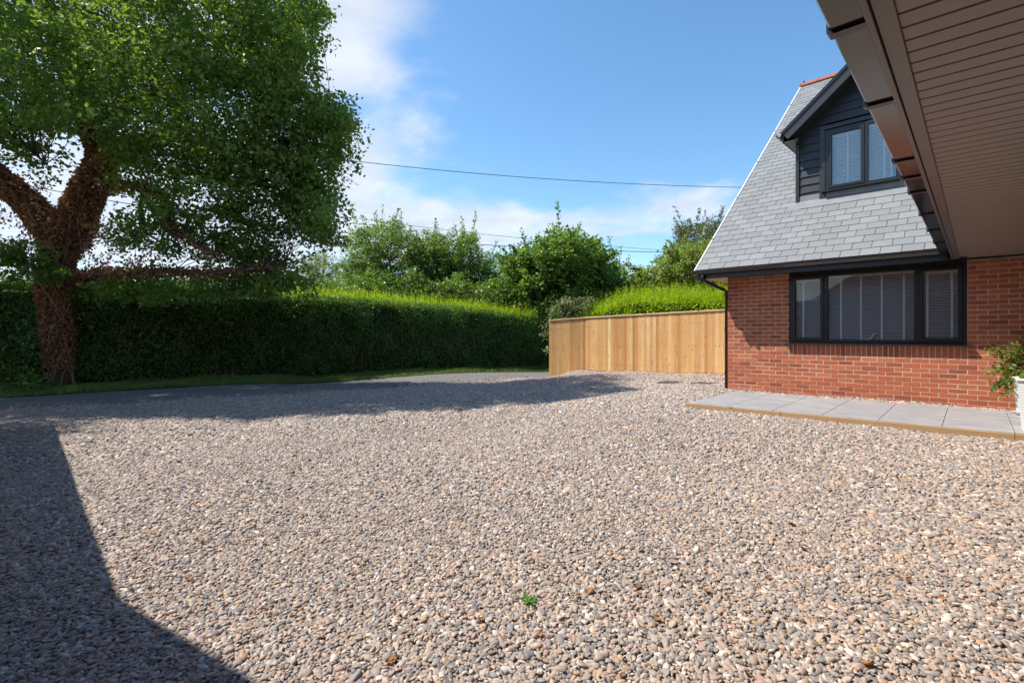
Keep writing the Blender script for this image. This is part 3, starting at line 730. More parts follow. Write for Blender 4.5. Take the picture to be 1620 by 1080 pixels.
# rear wing behind and to the left of the camera, outside the picture: it throws the shadow across the near left of the drive
RW = -11.08
MB().box(-8.8, 12, -17.5, RW - .35, -.8, 2.19).build('rear_wing_wall', mt['brickwork'], house)
MB().prism([(-9.05, RW + .18, 2.20), (-9.05, RW + .18, 2.34), (-9.05, -14.2, 5.0), (-9.05, -17.7, 2.34), (-9.05, -17.7, 2.2)], (20.6, -.5, 0)).build('rear_wing_roof', mt['slate'], house)
gx0 = -1.5; ap = 1.35; gh = (ap - gx0) * .6
MB().prism([(gx0, RW - .05, 2.2), (2 * ap - gx0, RW - .05, 2.2), (ap, RW - .05, 2.34 + gh), ], (0, -3.6, 0)).build('rear_gable', mt['brickwork'], house)

# ------------------------------------------------------------------ fence
fence = tag(empty('fence', (FP[0], FP[1], -.2)), 'new orange timber closeboard fence bending beside the lane', 'fence')
TR, TP_, TQ = 1.76, 1.652, 1.575
def fence_run(A, B, ta, tb, n):
    A = np.array(A); B = np.array(B); d = B - A; ln = np.linalg.norm(d); d /= ln; nn = np.array([d[1], -d[0]])
    if nn @ (CAM[:2] - A) < 0: nn = -nn
    pitch = ln / n
    for i in range(n):
        a = i * pitch; b = a + pitch + .022
        j = random.uniform(-.004, .004)
        vs = []
        for t, th in ((a, .016), (b, .006)):
            p = A + d * t; zt = ta + (tb - ta) * t / ln - .045; zb = float(gz(p[0], p[1])) + .03
            for off in ((.020, .020 + th) if t == a else (.018, .018 + th * 0 + .004)):
                for z in (zb, zt):
                    q = p + nn * (off + (0.0) + j * .5); vs.append((q[0], q[1], z))
        # 0 a-in-low 1 a-in-top 2 a-out-low 3 a-out-top 4 b-in-low ...
        o = MB().add(vs, [(2, 6, 7, 3), (0, 1, 5, 4), (0, 2, 3, 1), (4, 5, 7, 6), (1, 3, 7, 5), (0, 4, 6, 2)]).build('board', mt['fence']); child_of(o, fence)
    def FF(a, b, z):
        p = A + d * a + nn * b; return (p[0], p[1], z + ta + (tb - ta) * a / ln)
    child_of(MB().cbox(-.0, ln, -.02, .066, -.042, -.006, .004, FF).build('capping_rail', mt['capping']), fence)
    for z in (-.35, -1.0, -1.6): child_of(MB().box(0, ln, -.045, .014, z - .04, z + .04, FF).build('rail', mt['fence']), fence)
    nl = MB()
    for i in range(n):
        for z in (-.35, -1.0, -1.6):
            a = (i + .22) * pitch; nl.box(a - .004, a + .004, .034, .040, z - .004 + random.uniform(-.02, .02), z + .004, FF)
    no_ = child_of(nl.build('nail_heads', mt['cover_metal']), fence); no_['kind'] = 'stuff'
    k = 0
    while k * 1.8 <= ln + .1:
        a = min(k * 1.8, ln - .05); child_of(MB().box(a - .04, a + .05, -.14, -.046, -2.5, -.03, FF).build('post', mt['fence']), fence); k += 1
fence_run(FP, FR, TP_, 1.795, 62)
fence_run(FQ, FP, TQ, TP_, 14)

# two inspection covers let into the gravel near the fence
for u, v, wd, lab in ((1061, 599.6, .40, 'flat dark inspection cover in the gravel closest to the fence'), (1115.5, 605, .44, 'flat dark inspection cover in the gravel close to the brick corner')):
    g = at_z(u, v, -.08); g[2] = float(gz(g[0], g[1])) + .008
    c = tag(empty('inspection_cover', g), lab, 'cover', 'inspection covers in the gravel')
    child_of(MB().cbox(g[0] - wd / 2, g[0] + wd / 2, g[1] - .20, g[1] + .20, g[2] - .02, g[2] + .022, .006).build('lid', mt['cover_metal']), c)
    fr = MB()
    for a in ((-wd / 2 - .03, wd / 2 + .03, -.23, -.204), (-wd / 2 - .03, wd / 2 + .03, .204, .23), (-wd / 2 - .03, -wd / 2 - .004, -.204, .204), (wd / 2 + .004, wd / 2 + .03, -.204, .204)):
        fr.box(g[0] + a[0], g[0] + a[1], g[1] + a[2], g[1] + a[3], g[2] - .02, g[2] + .020)
    child_of(fr.build('rim', mt['cover_metal']), c)

# ------------------------------------------------------------------ planters and their plants
def planter(x, y, lab, h):
    p = tag(empty('planter', (x, y, .004)), lab, 'planter', 'white planters on the paving')
    wb, wt, th = .165, .205, .02
    m = MB(); n = 18
    def ring(z, r): return [(-r, -r, z), (r, -r, z), (r, r, z), (-r, r, z)]
    vs = []; k = 0
    for i in range(n * 2 + 1):
        t = i / (n * 2); r = wb + (wt - wb) * t + (.0012 if i % 2 else 0); vs += ring(h * t, r)
    fs = [(3, 2, 1, 0)]
    for i in range(n * 2):
        for j in range(4): fs.append((i * 4 + j, i * 4 + (j + 1) % 4, i * 4 + 4 + (j + 1) % 4, i * 4 + 4 + j))
    o = len(vs); vs += ring(h, wt - th) + ring(h - .07, wt - th - .003); b = n * 2 * 4
    for j in range(4): fs += [(b + j, b + (j + 1) % 4, o + (j + 1) % 4, o + j), (o + j, o + (j + 1) % 4, o + 4 + (j + 1) % 4, o + 4 + j)]
    m.add(vs, fs).build('tub', mt['planter'], p)
    MB().cbox(-wt - .012, wt + .012, -wt - .012, -wt + .012, h - .022, h + .004, .004).cbox(-wt - .012, wt + .012, wt - .012, wt + .012, h - .022, h + .004, .004).cbox(-wt - .012, -wt + .012, -wt + .012, wt - .012, h - .022, h + .004, .004).cbox(wt - .012, wt + .012, -wt + .012, wt - .012, h - .022, h + .004, .004).build('rim', mt['planter'], p)
    MB().cbox(-.055, .055, -wt - .006, -wt + .004, h - .075, h - .04, .008).build('handle_slot', mt['anthracite'], p)
    MB().box(-wt + th + .004, wt - th - .004, -wt + th + .004, wt - th - .004, h - .08, h - .06).build('compost', mt['compost'], p)
    return p
planter(4.315, -2.22, 'white ribbed planter at the front edge of the paving, filled with feathery greenery', .57)
planter(4.285, -.72, 'white planter against the brick wall, holding the red tipped shrub', .50)
def shrub_leaves():
    r = np.random.default_rng(21)
    # red tipped shrub arching left from the back planter
    st = MB(); P = []; A = []
    base = np.array([4.25, -.70, .46])
    tips = [at_y(1566, 551, -.75), at_y(1580, 556, -.8), at_y(1574, 575, -.85), at_y(1569, 592, -.85), at_y(1568, 614, -.85), at_y(1577, 622, -.9), at_y(1588, 622, -.92), at_y(1590, 565, -.8), at_y(1600, 550, -.7), at_y(1612, 548, -.6), at_y(1585, 604, -.95), at_y(1590, 590, -.95), at_y(1618, 535, -.55), at_y(1630, 540, -.6)]
    for tp_ in tips:
        for rep in range(4):
            t2 = tp_ + r.normal(0, .05, 3) * np.array([1, 1, .8]); mid = (base + t2) / 2 + np.array([0, 0, .10 + .1 * r.random()])
            cv = [(1 - s) ** 2 * base + 2 * s * (1 - s) * mid + s * s * t2 for s in np.linspace(0, 1, 7)]
            st.tube(cv, np.linspace(.0045, .0012, 7), 4, False)
            for s in np.linspace(.35, 1, 26):
                i = min(int(s * 6), 5); p = cv[i] + (cv[i + 1] - cv[i]) * (s * 6 - i); P.append(p + r.normal(0, .022, 3)); A.append(unit((cv[i + 1] - cv[i])[None])[0])
    P = np.array(P); A = np.array(A)
    root = tag(empty('shrub', base), 'arching shrub with red tipped leaves against the brick wall', 'shrub')
    red = r.random(len(P)) < .16
    for nm, sel, m_, sz in (('foliage', ~red, foliage('shrub_leaf', (.06, .12, .015), (.12, .20, .025), (.20, .27, .05), .4), .052), ('red_foliage', red, foliage('shrub_red_leaf', (.22, .05, .02), (.34, .09, .04), (.40, .2, .06), .35), .04)):
        child_of(link(nm, fast_mesh(nm, leaf_quads(P[sel], sz, .55, .4, A[sel], .7, r=r), 4, m_)), root)
    child_of(st.build('stems', mt['vine']), root)
    # feathery plant in the front planter
    root = tag(empty('feathery_plant', (4.315, -2.22, .55)), 'feathery bright green plant growing in the front white planter', 'plant')
    st = MB(); P = []; A = []
    for k in range(64):
        th = r.uniform(0, 6.283); ln = r.uniform(.14, .30); el = r.uniform(.15, 1.3)
        b = np.array([4.315, -2.22, .52]) + np.append(r.uniform(-.13, .13, 2), 0); d = np.array([math.cos(th) * math.cos(el), math.sin(th) * math.cos(el), math.sin(el)])
        cv = [b + d * ln * s + np.array([0, 0, -.09 * s * s]) for s in np.linspace(0, 1, 6)]; st.tube(cv, np.linspace(.003, .001, 6), 3, False)
        for s in np.linspace(.15, 1, 46):
            i = min(int(s * 5), 4); P.append(cv[i] + (cv[i + 1] - cv[i]) * (s * 5 - i) + r.normal(0, .006, 3)); A.append(d)
    child_of(link('foliage', fast_mesh('foliage', leaf_quads(np.array(P), .036, .22, .6, np.array(A), .8, r=r), 4, foliage('feathery_leaf', (.08, .17, .02), (.13, .24, .03), (.20, .30, .06), .4))), root)
    child_of(st.build('stems', mt['vine']), root)
shrub_leaves()

# ------------------------------------------------------------------ weed and fallen leaves on the gravel
def weed(u, v, n, ln, lab, seed):
    r = np.random.default_rng(seed); g = at_z(u, v, -.3)
    for _ in range(4): g = at_z(u, v, float(gz(g[0], g[1])) + .015)
    root = tag(empty('weed', g), lab, 'weed', 'weeds in the gravel'); m_ = mt['weed']
    for k in range(n):
        th = 6.283 * k / n + r.uniform(-.3, .3); el = r.uniform(.25, .95); l_ = ln * r.uniform(.7, 1.2)
        d = np.array([math.cos(th) * math.cos(el), math.sin(th) * math.cos(el), math.sin(el)]); sd_ = np.array([-math.sin(th), math.cos(th), 0]); vs = []
        for s, wd in ((0, .15), (.25, .5), (.5, .85), (.65, .6), (.8, .75), (1, .05)):
            c = d * l_ * s + np.array([0, 0, -.25 * l_ * s * s]); wv = sd_ * l_ * .2 * wd
            vs += [c - wv, c + np.array([0, 0, -.05 * l_ * wd]), c + wv]
        fs = []
        for i in range(5):
            for j in range(2): fs.append((i * 3 + j, i * 3 + j + 1, i * 3 + 4 + j, i * 3 + 3 + j))
        MB().add(vs, fs).build('leaf', m_, root, True)
mt['weed'] = foliage('weed_leaf', (.06, .15, .015), (.09, .22, .02), (.13, .28, .03), .35)
weed(835, 951, 9, .060, 'bright green toothed weed alone in the foreground gravel', 3)
weed(1043, 667, 6, .06, 'tiny yellowish weed in the gravel before the paving', 4)
weed(716, 988, 5, .03, 'very small dull green seedling left of the bright weed', 5)
mt['dry_leaf'] = foliage('dry_leaf', (.12, .05, .02), (.26, .11, .035), (.38, .20, .06), .15, .7)
def fallen():
    r = np.random.default_rng(11); m = MB(); vs = []; 
    for i in range(9):
        s = i / 8; wd = .42 * math.sin(math.pi * min(1, s * 1.02)) * (1 + .25 * math.sin(i * 2.6)); z = .22 * (s - .5) ** 2 * 2
        vs += [(s - .5, -wd, z + .16), (s - .5, 0, z), (s - .5, wd, z + .20)]
    fs = [(i * 3 + j, i * 3 + j + 1, i * 3 + 4 + j, i * 3 + 3 + j) for i in range(8) for j in range(2)]
    me = m.add(vs, fs).mesh('fallen_leaf', mt['dry_leaf'], True)
    pts = [(500, 876), (563, 891), (935, 935), (1118, 936), (1038, 980), (1010, 928), (760, 980), (1270, 868), (1424, 914), (1438, 917), (1572, 957), (1374, 1051), (1216, 913), (1597, 979), (1490, 946), (1218, 824), (1253, 830), (620, 1045), (985, 1068), (1600, 822),
           (1445, 820), (672, 840), (855, 1003), (318, 855), (300, 916), (355, 962), (1105, 760), (1330, 760), (1060, 1045), (1180, 1065)]
    for u, v in pts:
        g = at_z(u, v, -.3)
        for _ in range(4): g = at_z(u, v, float(gz(g[0], g[1])) + .016)
        o = tag(link('fallen_leaf', me, None, g), 'curled brown dead leaf lying on the pebbles', 'leaf', 'dead leaves scattered on the gravel')
        s = r.uniform(.030, .055); o.scale = (s, s * .8, s); o.rotation_euler = (r.normal(0, .3), r.normal(0, .3), r.uniform(0, 6.28))
fallen()

# ------------------------------------------------------------------ verge grass and hedges
H0, H1 = np.array([-15.97, -10.19]), np.array([-10.77, 7.2]); HD = (H1 - H0) / np.linalg.norm(H1 - H0); HN = np.array([-HD[1], HD[0]])    # HN points away from the lane
def hedge_top(s): return np.interp(s, [-8, 4, 9, 14, 18.2, 24, 40], [2.75, 2.75, 2.75, 2.5, 2.12, 2.0, 2.0])
def verge():
    r = np.random.default_rng(5); n = 60000
    y = r.uniform(-17, 14, n); t_ = r.random(n); xo = lane_out(y)
    s = (y - H0[1]) / HD[1]; xh = H0[0] + HD[0] * s - .1
    x = xo + .06 * r.normal(size=n) - t_ * np.maximum(xo - xh, .2); P = np.stack([x, y, gz(x, y) + .02 - .05 * t_ * 0], -1)
    h = r.uniform(.05, .13, n) * (1 + .5 * np.sin(x * 3) * np.sin(y * 2)); th = r.uniform(0, 6.283, n)
    d = np.stack([np.cos(th), np.sin(th), np.zeros(n)], -1) * .012; lean = r.normal(0, .35, (n, 2)) * h[:, None]
    tip = P + np.stack([lean[:, 0], lean[:, 1], h], -1)
    o = link('grass_verge', fast_mesh('grass_verge', np.stack([P - d, P + d, tip], 1), 3, mt['grass'])); o['kind'] = 'stuff'; o['label'] = 'short green grass verge between lane and hedge'
    yy = np.arange(-40, 60, .5); tt = np.linspace(0, 1, 5); s = (yy - H0[1]) / HD[1]; xh = H0[0] + HD[0] * s - 2.2
    X = (lane_out(yy) + .05)[:, None] * (1 - tt) + xh[:, None] * tt
    sheet('verge', mt['grass_ground'], None, None, .012, xy=(X, np.repeat(yy[:, None], 5, 1)))
verge()
def hedge(name, label, A, D, Nn, ln0, ln1, topf, depth, nface, nshoot, seed, m_leaf, shoot_h=.42, base=-.45, leaf=.062, wild=None):
    r = np.random.default_rng(seed)
    root = tag(empty(name, (*(A + D * (ln0 + ln1) / 2), base)), label, 'hedge')
    def W(s, b, z): p = A[None] + s[:, None] * D[None] + b[:, None] * Nn[None]; return np.column_stack([p, z])
    # dark core shell behind the leaves
    ss = np.arange(ln0, ln1 + .01, .5); m = MB()
    prof = [(.28, 0.05), (.22, .5), (.24, .9), (.5, .955), (depth - .5, .955), (depth - .24, .9), (depth - .22, .0)]
    vs = []
    for s in ss:
        tz = float(topf(s)) - shoot_h * .75
        for b, f in prof:
            p = A + D * s + Nn * (b + r.uniform(-.06, .06)); vs.append((p[0], p[1], base + (tz - base) * f + r.uniform(-.04, .02)))
    k = len(prof); fs = [(i * k + j, i * k + j + 1, (i + 1) * k + j + 1, (i + 1) * k + j) for i in range(len(ss) - 1) for j in range(k - 1)] + [tuple(range(k)), tuple((len(ss) - 1) * k + j for j in range(k))[::-1]]
    child_of(m.add(vs, fs).build('inner_core', mt['hedge_core']), root)
    lat = r.normal(size=(3, 160, 24))
    def bulge(s, z):
        t = np.zeros_like(s)
        for o, (c, a) in enumerate(((.9, .085), (.42, .06), (.2, .04))):
            x = (s + 10) / c; y = (z + 1) / c; i = np.floor(x).astype(int); j = np.floor(y).astype(int); fx = x - i; fy = y - j; fx = fx * fx * (3 - 2 * fx); fy = fy * fy * (3 - 2 * fy)
            g = lambda p, q: lat[o, p % 160, q % 24]
            t = t + a * ((g(i, j) * (1 - fx) + g(i + 1, j) * fx) * (1 - fy) + (g(i, j + 1) * (1 - fx) + g(i + 1, j + 1) * fx) * fy)
        return t
    s = r.uniform(ln0, ln1, nface); f = r.random(nface) ** .9; tz = topf(s) - shoot_h * .8
    z = base + .03 + (tz - base) * f; b = .10 + .10 * r.normal(size=nface) - bulge(s, z) + .10 * np.maximum(0, f - .9) * 5
    P = W(s, b, z)
    nt_ = nface // 5; s2 = r.uniform(ln0, ln1, nt_); b2 = r.uniform(.0, depth, nt_); P2 = W(s2, b2, topf(s2) - shoot_h * .8 + r.normal(0, .05, nt_))
    nb = nface // 4; s3 = r.uniform(ln0, ln1, nb); z3 = base + (topf(s3) - shoot_h - base) * r.random(nb); P3 = W(s3, depth - .1 + r.normal(0, .08, nb), z3)
    ne = nface // 25; P4 = np.concatenate([W(np.full(ne, e) + r.normal(0, .08, ne), r.uniform(0, depth, ne), base + (float(topf(e)) - shoot_h - base) * r.random(ne)) for e in (ln0, ln1)])
    PP = np.concatenate([P, P2, P3, P4]); ax = np.array([*(-Nn * .5), .5])
    child_of(link('foliage', fast_mesh('foliage', leaf_quads(PP, leaf, .6, .3, ax, 1.0, r=r), 4, m_leaf)), root)
    tw = MB()
    for _ in range(int((ln1 - ln0) * 7)):
        s_ = r.uniform(ln0, ln1); z_ = base + r.uniform(.0, 1.5); p = W(np.array([s_]), np.array([.06]), np.array([z_]))[0]; d_ = np.array([*(HD * r.normal(0, .25)), r.uniform(.25, .7)])
        tw.tube([p, p + d_ * .5 + r.normal(0, .03, 3), p + d_], [.009, .007, .003], 4, False)
    child_of(tw.build('stems', mt['vine']), root)
    # upright new growth on top
    s = r.uniform(ln0, ln1, nshoot); b = r.uniform(-.02, depth, nshoot); hh = shoot_h * np.clip(r.normal(.85, .28, nshoot), .2, 1.5)
    zb = topf(s) - shoot_h * .9 + r.normal(0, .05, nshoot) - .12 * (b < .12); lean = r.normal(0, .16, (nshoot, 2)); K = 13; LV = []
    for k in range(K):
        q = (k + .5) / K; p = W(s, b, zb + hh * q) + np.column_stack([lean * (hh * q)[:, None], np.zeros(nshoot)]) + r.normal(0, .012, (nshoot, 3))
        LV.append(leaf_quads(p, .066 * (1.05 - .45 * q), .45, .35, np.array([0, 0, .9]), .75, r=r))
    child_of(link('shoots', fast_mesh('shoots', np.concatenate(LV), 4, mt['shoot'])), root)
    if wild:
        s0, s1, n = wild; s = r.uniform(s0, s1, n); ed = np.clip(np.minimum(s - s0, s1 - s) / 1.2, 0.05, 1)
        z = base + (topf(s) + .25 - base) * r.random(n) ** .8; b = -.02 + .16 * r.normal(size=n) - .22 * np.sin(s * 2.1) * np.sin(z * 2.7) * ed
        child_of(link('wild_growth', fast_mesh('wild_growth', leaf_quads(W(s, b, z), .095, .7, .35, ax, 1.0, r=r), 4, mt['hedge_wild'])), root)
    return root
hedge('hedge', 'tall clipped green hedge with bright new shoots along the lane', H0, HD, HN, -7.0, 21.0, hedge_top, 1.35, 105000, 5200, 31, mt['hedge_leaf'], .42, -.42, .060, (-6.0, 8.2, 15000))
A2 = np.array([-8.0, 5.35]); D2 = np.array([1.0, -.02]); D2 /= np.linalg.norm(D2); N2 = np.array([-D2[1], D2[0]])
def top2(s): return np.interp(s, [0, 1.0, 2.2, 5, 9], [1.95, 2.35, 2.72, 2.60, 2.45])
hedge('hedge', 'bright yellow green hedge rising behind the timber fence', A2, D2, N2, 0.0, 7.8, top2, 1.5, 16000, 2600, 32, mt['shoot'], .55, -.4, .075)

# ------------------------------------------------------------------ trees
def leaf_cloud(centres, radii, per, size, r, flat=.75, aspect=.55, up=.55):
    n = len(centres); k = np.asarray(per).astype(int) if hasattr(per, '__len__') else np.full(n, per)
    idx = np.repeat(np.arange(n), k); N = len(idx)
    per_t = 15; tuft = np.cumsum(np.concatenate([[0], (idx[1:] != idx[:-1]) | (np.arange(1, N) % per_t == 0)])); nt_ = int(tuft[-1]) + 1
    td = unit(r.normal(size=(nt_, 3))); tr_ = r.random(nt_) ** .42; d = td[tuft]
    P = centres[idx] + d * (tr_[tuft] * radii[idx])[:, None] * np.array([1, 1, flat]) + np.clip(r.normal(size=(N, 3)), -2, 2) * (.16 * radii[idx] + .35 * size)[:, None] * np.array([1, 1, .6])
    return leaf_quads(P, size, aspect, up, d * .6 + np.array([0, 0, -.1]), .8, r=r)
def near_path(nodes, c): return nodes[np.argmin(((nodes - c) ** 2).sum(1))]

ZT = 14.64
def oak():
    r = np.random.default_rng(101)
    g = at_d(95, 606, ZT)
    root = tag(empty('oak_tree', g), 'big oak with trunk wrapped in dead brown ivy beside the hedge', 'tree')
    def T(pts, dz=None):
        out = []
        for i, p in enumerate(pts):
            u, v = p[0], p[1]; z = p[2] if len(p) > 2 else 0
            out.append(at_d(u, v, ZT + z))
        return out
    def smooth(P, n=4):
        P = np.array(P); o = []
        for i in range(len(P) - 1):
            p0, p1, p2, p3 = P[max(i - 1, 0)], P[i], P[i + 1], P[min(i + 2, len(P) - 1)]
            for s in np.linspace(0, 1, n, endpoint=False):
                o.append(.5 * ((2 * p1) + (-p0 + p2) * s + (2 * p0 - 5 * p1 + 4 * p2 - p3) * s * s + (-p0 + 3 * p1 - 3 * p2 + p3) * s ** 3))
        o.append(P[-1]); return np.array(o)
    px = ZT / FPX
    paths = [  # (points in photo pixels with depth offset, radius in pixels from start to end, ivy?)
        ([(97, 615), (93, 580), (92, 530), (88, 470), (90, 415), (100, 375)], (20, 16, 19, 21, 21, 29), 1),
        ([(96, 392), (72, 352), (35, 312), (-5, 280, -.3), (-60, 235, -.8), (-140, 160, -1.2), (-220, 60, -1.5)], (23, 20, 18, 17, 15, 12, 7), 1),
        ([(106, 382), (125, 335), (143, 295), (160, 262, .2), (158, 240, .3), (140, 195, .5), (128, 140, .8), (105, 85, 1), (75, 20, 1.2), (60, -80, 1.4), (40, -200, 1.4)], (27, 23, 22, 19, 16, 14, 13, 12, 11, 8, 4), 1),
        ([(158, 268), (190, 240, -.5), (225, 225, -1), (280, 215, -1.3), (335, 228, -1.5), (400, 232, -1.5), (470, 215, -1.4), (530, 195, -1.3)], (14, 11, 8.5, 6.5, 5, 3.5, 2, 1), 2),
        ([(150, 300), (190, 292, -.6), (235, 298, -1.2), (262, 322, -1.8), (270, 362, -2.0), (300, 378, -2.2), (345, 410, -2.4)], (11, 8, 6.5, 5.5, 4.5, 3, 1.5), 2),
        ([(120, 440), (165, 433, -.5), (215, 432, -1), (260, 428, -1.5), (330, 432, -1.9), (400, 425, -2.1), (450, 420, -2.1)], (10, 7.5, 6, 5.5, 4.5, 3, 1.2), 2),
        ([(235, 298, -1.2), (222, 330, -1.5), (232, 372, -1.9)], (4, 3.5, 2), 0),
        ([(128, 140, .8), (190, 90, 0), (280, 50, -.8), (370, 30, -1.0), (450, 20, -1.0)], (9, 6, 4, 2.5, 1), 0),
        ([(140, 195, .5), (230, 150, -1.4), (330, 120, -1.8), (430, 120, -1.6)], (9, 6, 4, 1), 0),
        ([(105, 85, 1), (40, 60, 2), (-60, 20, 2.5)], (8, 6, 3), 0), ([(-60, 235, -.8), (0, 215, -1.8), (30, 225, -2.2), (58, 246, -2.4), (75, 262, -2.5)], (6, 4.5, 3, 1.8, .6), 0),
        ([(60, -80, 1.4), (180, -140, 1), (320, -180, .5)], (6, 4, 2), 0), ([(60, -80, 1.4), (-80, -160, 2), (-200, -200, 2.4)], (6, 4, 2), 0),
        ([(-140, 160, -1.2), (-240, 170, -2), (-330, 160, -2.4)], (7, 5, 2), 0), ([(158, 250, .4), (190, 190, 3), (260, 140, 5), (330, 110, 6)], (9, 7, 5, 2), 0),
        ([(35, 312), (-40, 300, 2.5), (-150, 270, 4.5)], (9, 6, 3), 0),
    ]
    tr = MB(); nodes = []; ivP = []; ivA = []; vines = MB()
    for i, (pts, rad, iv) in enumerate(paths):
        P = smooth(T(pts)); R = np.interp(np.linspace(0, len(rad) - 1, len(P)), range(len(rad)), rad) * px
        if iv: R = R * .86
        R2 = R * (1 + .07 * r.normal(size=len(R)))
        (tr if i == 0 else tr).tube(P, R2, 14 if rad[0] > 12 else 7)
        nodes.append(P[len(P) // 3 if i else -3:])
        if iv:
            seg = np.linalg.norm(np.diff(P, axis=0), axis=1); n = int((seg * R[:-1]).sum() * (6500 if iv == 1 else 2600))
            pick = r.choice(len(seg), n, p=seg * R[:-1] / (seg * R[:-1]).sum()); f = r.random(n)[:, None]
            c = P[pick] * (1 - f) + P[pick + 1] * f; tg = unit(P[pick + 1] - P[pick]); d = unit(np.cross(tg, r.normal(size=(n, 3))))
            off = R[pick] * (.97 + .22 * r.random(n) + .10 * np.abs(r.normal(size=n)) * (1 if iv == 1 else 2.2))
            q = c + d * off[:, None]; keep = ~((i == 0) & (q[:, 2] < -.02 + .2 * r.random(n)))
            ivP.append(q[keep]); ivA.append((d * .6 + np.array([0, 0, -.5]))[keep])
            if iv == 1:
                for _ in range(46 if i == 0 else 26):
                    k0 = r.integers(0, max(1, len(P) - 5)); k1 = min(len(P) - 1, k0 + r.integers(4, 11)); th = r.uniform(0, 6.28); dth = r.normal(0, .22); vp = []
                    for k in range(k0, k1 + 1):
                        t_ = unit((P[min(k + 1, len(P) - 1)] - P[max(k - 1, 0)])[None])[0]; a = unit(np.cross(t_, [.3, .2, 1.0])[None])[0] if abs(t_[2]) < .95 else unit(np.cross(t_, [1.0, .2, 0])[None])[0]; b = np.cross(t_, a)
                        th += dth + r.normal(0, .12); vp.append(P[k] + (a * math.cos(th) + b * math.sin(th)) * R[k] * r.uniform(1.12, 1.30))
                    if len(vp) > 2: vines.tube(smooth(vp, 3), r.uniform(.008, .02), 5, False)
    nodes = np.concatenate(nodes)
    # crown: leaf clumps inside the outline, in depth round the trunk
    poly = np.array([(478, 452), (440, 402), (470, 380), (520, 388), (545, 322), (522, 292), (548, 268), (566, 212), (556, 158), (494, 146), (512, 70), (522, 0), (470, -90), (360, -190), (190, -250), (0, -270), (-200, -240), (-470, -140), (-560, 50), (-540, 250), (-420, 340), (-90, 330), (-20, 210), (70, 230), (150, 235), (210, 330), (160, 385), (190, 425), (300, 440), (380, 470)], float)
    def inside(u, v):
        c = np.zeros(len(u), bool); j = len(poly) - 1
        for i in range(len(poly)):
            (xi, yi), (xj, yj) = poly[i], poly[j]
            c ^= ((yi > v) != (yj > v)) & (u < (xj - xi) * (v - yi) / (yj - yi + 1e-9) + xi); j = i
        return c
    u = r.uniform(-570, 570, 6800); v = r.uniform(-290, 480, 6800); ok = inside(u, v)
    # keep the clump inside the outline: its rim in four directions must be inside too
    rp = r.uniform(16, 40, 6800)
    for du, dv in ((1, 0), (-1, 0), (0, 1), (0, -1)): ok &= inside(u + du * rp * .6, v + dv * rp * .6)
    u, v, rp = u[ok], v[ok], rp[ok]
    rr = np.clip(np.hypot((u - 10) / 590, (v - 30) / 400), 0, 1); dep = (r.random(len(u)) ** .8) * np.sqrt(1 - rr ** 2 * .96) * np.where(r.random(len(u)) < .60, -4.8, 3.4)
    low = (v > 250); dep = np.where(low, dep * .6 - 1.4, dep)
    inframe = (u > -40) & (v > -40)
    keep = (inframe & (v > 20)) | (r.random(len(u)) < .5); u, v, rp, dep = u[keep], v[keep], rp[keep], dep[keep]
    # thin the lower middle where the sky shows between the limbs
    thin = (v > 290) & (u > 130) & (u < 460) & (r.random(len(u)) < .52) | (v > 180) & (v < 300) & (u < 175) & (r.random(len(u)) < .62); u, v, rp, dep = u[~thin], v[~thin], rp[~thin], dep[~thin]
    sel = r.permutation(len(u))[:1330]; u, v, rp, dep = u[sel], v[sel], rp[sel], dep[sel]
    lob = []
    for (a, b, w_, k) in ((535, 190, 26, 13), (520, 225, 26, 11), (535, 255, 16, 6), (500, 170, 22, 8), (510, 320, 24, 12), (490, 350, 24, 11), (515, 372, 14, 7), (470, 300, 25, 8), (420, 395, 22, 6), (445, 432, 18, 6), (380, 420, 24, 6), (330, 385, 24, 4), (470, 60, 26, 9), (490, 30, 20, 7), (400, 330, 28, 5)):
        for _ in range(k): lob.append((a + r.normal(0, w_ * .55), b + r.normal(0, w_ * .45), r.uniform(13, 25), r.normal(-1.2, 1.0)))
    lob = np.array(lob); u = np.concatenate([u, lob[:, 0]]); v = np.concatenate([v, lob[:, 1]]); rp = np.concatenate([rp, lob[:, 2]]); dep = np.concatenate([dep, lob[:, 3]])
    cen = np.array([at_d(a, b, ZT + d) for a, b, d in zip(u, v, dep)]); rad = rp * px * (1 + dep / ZT) * 1.12
    per = np.clip(122 * (rad / .5) ** 1.5, 35, 280)
    # the side of the crown that hangs towards the drive, left of the picture
    q = unit(r.normal(size=(150, 3))) * (r.random(150) ** .4)[:, None] * np.array([3.4, 3.6, 3.2]) + np.array([-16.2, -14.2, 9.2])
    cen = np.concatenate([cen, q]); rad = np.concatenate([rad, r.uniform(.5, .95, 150)]); per = np.concatenate([per, np.full(150, 170)])
    LV = leaf_cloud(cen, rad, per, .122, r, .8, .64)
    # loose sprigs along the rim
    for c, b in zip(cen, rad):
        if r.random() < .7:
            nd = nodes[np.argsort(((nodes - c) ** 2).sum(1))[r.integers(0, 4)]]; k = 5; s = np.linspace(0, 1, k)[:, None]; mid = (nd + c) / 2 + r.normal(0, .25, 3)
            tr.tube((1 - s) ** 2 * nd + 2 * s * (1 - s) * mid + s * s * c, np.linspace(.014, .004, k), 3, False)
    child_of(link('crown', fast_mesh('crown', LV, 4, mt['oak_leaf'])), root)
    child_of(tr.build('trunk', mt['bark'], None, True), root)
    # dead leaves still hanging in the open lower part of the crown
    n = 3800; ub = np.concatenate([r.uniform(-40, 80, n // 2), r.uniform(125, 240, n // 2)]); vb = np.concatenate([r.uniform(270, 420, n // 2), r.uniform(350, 440, n // 2)])
